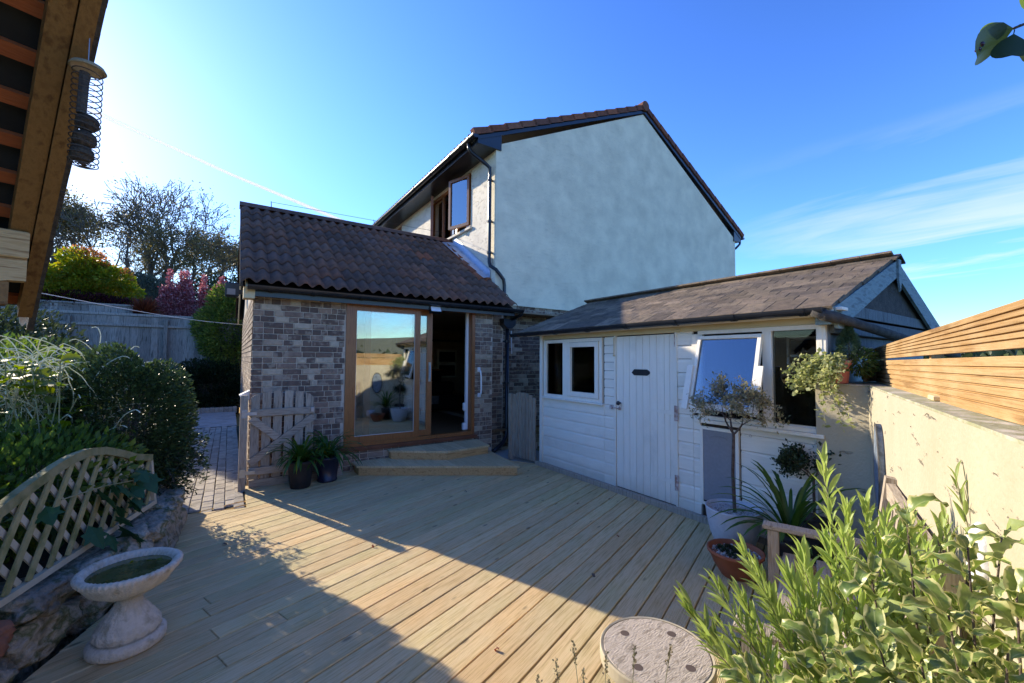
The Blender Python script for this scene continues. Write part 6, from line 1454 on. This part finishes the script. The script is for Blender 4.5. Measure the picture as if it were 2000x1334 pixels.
for i in range(17):
    a, h = (g.uniform(.18, .75), g.uniform(.12, .36)) if i < 11 else (g.uniform(.55, .85), g.uniform(-.02, .14))
    if i == 16: a, h = 1.15, .36
    link('leaf', VV[i % 3], vn, mw=orient(tp(a, h, .03+.01*(i % 4)), tn*.5+Vector((g.uniform(-.2, .4), g.uniform(-.5, .5), -.75)), g.uniform(-.5, .5), g.uniform(.8, 1.15)))

# ================================================================== BEYOND THE FENCE
mp_ = thing('maple_tree', 'yellow-green Japanese maple turning red at its crown beyond the fence', 'tree', (-3.5, 17.3, 2.4)); PP = []; DD_ = []; g = random.Random(9)
for k in range(16):
    cx, cz = g.uniform(-4.5, -2.75), g.uniform(2.9, 4.5); top_ = 4.75-.62*max(0, cx+4.0)**1.3; cz = min(cz, top_-.2)
    p, d = blob(1500, (cx, 17.3+g.uniform(-.4, .4), cz), (g.uniform(.35, .6), .45, g.uniform(.25, .42)), .35, .3, 70+k); PP.append(p); DD_.append(d)
PP = np.concatenate(PP); DD_ = np.concatenate(DD_); top_m = (PP[:, 2]+.25*PP[:, 0]*0+rng.normal(size=len(PP))*.10 > 4.72-.5*np.maximum(0, PP[:, 0]+4.0))
leaves('foliage', PP[~top_m], DD_[~top_m], .11*(.6+.6*rng.random((~top_m).sum())), M['l_maple'], mp_, .55); leaves('red_foliage', PP[top_m], DD_[top_m], .09, M['l_mred'], mp_, .5)
b = MB(); b.tube([(-3.5, 17.3, 2.3), (-3.55, 17.3, 3.2), (-3.9, 17.3, 4.2)], 0, 6, True, [.06, .045, .02]); b.tube([(-3.55, 17.3, 3.0), (-3.1, 17.3, 3.8)], .02, 5); b.build('trunk', M['bark'], mp_)
bush('purple_shrub', 'low dark purple shrub spreading over the top of the far fence', 'shrub', (-4.0, 16.9, 3.10), (1.75, .5, .32), 9000, .07, M['l_purple'], 53, lump=.3, inner=.2, base=(-4.0, 16.9, 2.5))
cd = thing('cordyline', 'spiky red-brown cordyline rosette behind the far fence', 'plant', (-2.15, 16.5, 2.7)); n = 260; g = np.random.default_rng(3); dr = unit(g.normal(size=(n, 3))+np.array([0, 0, .9])); dr[:, 2] = np.abs(dr[:, 2])
leaves('blade', np.tile([[-2.15, 16.5, 2.88]], (n, 1)), dr, .48+.1*g.random(n), M['l_cord'], cd, .07, .02)
b = MB(); b.tube([(-2.15, 16.5, 2.4), (-2.15, 16.5, 2.9)], .05, 8); b.build('stem', M['bark'], cd)
bush('grey_dome_shrub', 'grey-green dome-shaped shrub between the maple and the red shrub', 'shrub', (-2.75, 19.5, 3.75), (.95, .9, .75), 9000, .07, M['l_dome'], 54, lump=.12, inner=.4, base=(-2.75, 19.5, 2.9))
# red/pink upright shrub: several upright plumes
ct = thing('red_leaf_shrub', 'upright shrub with pinkish red shimmering leaves behind the far fence', 'shrub', (-1.2, 16.9, 2.4)); g = np.random.default_rng(8); P = []; D = []
for i in range(30):
    x = g.uniform(-2.0, .35); h = g.uniform(.7, 1.55); y = 16.6+g.random()*.6; n = 420; f = g.random(n)**.7
    P.append(np.stack([x+g.normal(size=n)*.10*(1.3-f)+.05*f, y+g.normal(size=n)*.10, 2.75+f*h], 1)); D.append(unit(g.normal(size=(n, 3))+np.array([0, 0, .9])))
leaves('foliage', np.concatenate(P), np.concatenate(D), .075, M['l_cot'], ct, .55)
b = MB()
for i in range(12): x = -1.9+.18*i; b.tube([(x, 16.9, 2.3), (x+.03, 16.9, 3.9)], .012, 4)
b.build('stems', M['bark'], ct, kind='stuff')
bush('laurel', 'yellow-green laurel with a dark shaded side hanging over the far fence beside the extension', 'shrub', (.05, 15.6, 2.55), (.85, .6, 1.15), 13000, .11, M['l_laurel'], 55, lump=.28, inner=.4, wr=.38, base=(.1, 15.5, .1))
bush('dark_shrub', 'nearly black shrub in the shaded bed at the end of the path', 'shrub', (-.45, 15.35, .75), (1.0, .45, .75), 9000, .09, M['l_dark'], 56, lump=.3, inner=.3, base=(-.45, 15.35, .05))
tree_obj('bare_tree', 'big spreading autumn tree with fine bare branches and thin brown leaves', 'tree', (-3.7, 30, 3.9), 1.0, .26, 1.62, 7, 5, M['l_tree'], 7000, .12, spread=.66, nb=(2, 3), shrink=.80, upb=.10, trunks=4, jit=.20, minr=.016, sides=5)
tree_obj('leafy_tree', 'darker leafy tree at the left of the big bare tree', 'tree', (-7.9, 33, 4), 1.4, .22, 1.5, 6, 8, M['l_tree'], 9000, .16, spread=.6, nb=(2, 3), shrink=.77, upb=.08, trunks=2, jit=.30, minr=.012)
tree_obj('leafy_tree', 'lower rounded tree on the right flank of the big bare tree', 'tree', (-1.7, 28.5, 3.6), 1.0, .16, 1.3, 6, 12, M['l_tree'], 6500, .13, spread=.65, nb=(2, 3), shrink=.76, upb=.05, trunks=2, jit=.22, minr=.010)
tree_obj('leafy_tree', 'small pale tree next to the left edge of the extension roof', 'tree', (.3, 36, 4), 1.3, .14, 1.5, 5, 16, M['l_dome'], 5000, .20, spread=.6, nb=(2, 3), shrink=.76, upb=.08, jit=.3, minr=.010)
for i, (x, y, s, lb) in enumerate(((-12, 34, 2.6, 'left'), (-6.5, 27, 1.5, 'centre left'), (-3.2, 26, 1.2, 'centre'), (-.2, 27, 1.5, 'right'), (2.6, 30, 2.2, 'far right'))):
    bush('hedge_bush', 'rounded green bush under the bare tree, '+lb+' of the row', 'shrub', (x, y, 3.4+s*.6), (s*1.3, s, s), 6000, .16, M['l_ever'] if i % 2 else M['l_dome'], 60+i, lump=.2, inner=.4, group='bushes under the bare tree')
# contrail
ctl = MB(); pts = [Vector((-900, 2370, 1140)), Vector((-620, 2182, 978)), Vector((-403, 2041, 869)), Vector((-16, 1789, 661)), Vector((355, 1547, 480)), Vector((464, 1477, 417)), Vector((640, 1370, 330))]
fine = []
for a, c in zip(pts[:-1], pts[1:]):
    for i in range(8): fine.append(a.lerp(c, i/8))
ctl.tube(fine, 0, 8, False, [9.0-5.0*i/len(fine)+.35*math.sin(i*.7) for i in range(len(fine))])
cm = bpy.data.materials.new('contrail_vapour'); cm.use_nodes = True; t = NT(cm.node_tree)
for n in list(cm.node_tree.nodes): cm.node_tree.nodes.remove(n)
o_ = t.n('ShaderNodeOutputMaterial'); tr_ = t.n('ShaderNodeBsdfTransparent'); tl2 = t.n('ShaderNodeBsdfTranslucent'); df = t.n('ShaderNodeBsdfDiffuse'); tl2.inputs[0].default_value = (.95, .95, .97, 1); df.inputs[0].default_value = (.9, .9, .92, 1)
a1 = t.n('ShaderNodeMixShader'); a1.inputs[0].default_value = .35; t.l(tl2.outputs[0], a1.inputs[1]); t.l(df.outputs[0], a1.inputs[2])
lw = t.n('ShaderNodeLayerWeight'); lw.inputs[0].default_value = .35; f_ = t.math('MULTIPLY', t.math('SUBTRACT', 1.0, lw.outputs['Facing']), .95)
a2 = t.n('ShaderNodeMixShader'); t.l(f_, a2.inputs[0]); t.l(tr_.outputs[0], a2.inputs[1]); t.l(a1.outputs[0], a2.inputs[2]); t.l(a2.outputs[0], o_.inputs[0])
tag(ctl.build('contrail', cm, smooth=True), 'long thin white aircraft contrail slanting down the blue sky to the extension roof', 'contrail')

# a few fallen leaves on the boards
FLM = [leaf_mesh('fallen_leaf', .045, .022, M['stemb'], 51, 1.2, .2, .4), leaf_mesh('fallen_leaf', .035, .02, M['l_cord'], 52, 1.6, .2, .5)]
for i, (x, y, lb) in enumerate(((2.35, 4.45, 'in the shade in front of the steps'), (1.25, 1.95, 'on the sunlit boards near the drum table'), (2.25, 2.25, 'in the shade left of the terracotta bowl'), (2.9, 2.6, 'in the shade below the shed door'), (.25, 2.2, 'in the shade right of the bird bath'), (1.05, 3.6, 'in the middle of the sunlit strip'), (.0, 4.3, 'near the end of the block path'), (3.2, 3.4, 'close to the shed sole plate'))):
    o = link('fallen_leaf', FLM[i % 2], None, mw=orient(Vector((x, y, .012)), Vector((math.cos(i*2.1), math.sin(i*2.1), .1)), .2, 1))
    tag(o, 'tiny curled brown leaf lying on the deck '+lb, 'leaf', 'fallen leaves on the deck')
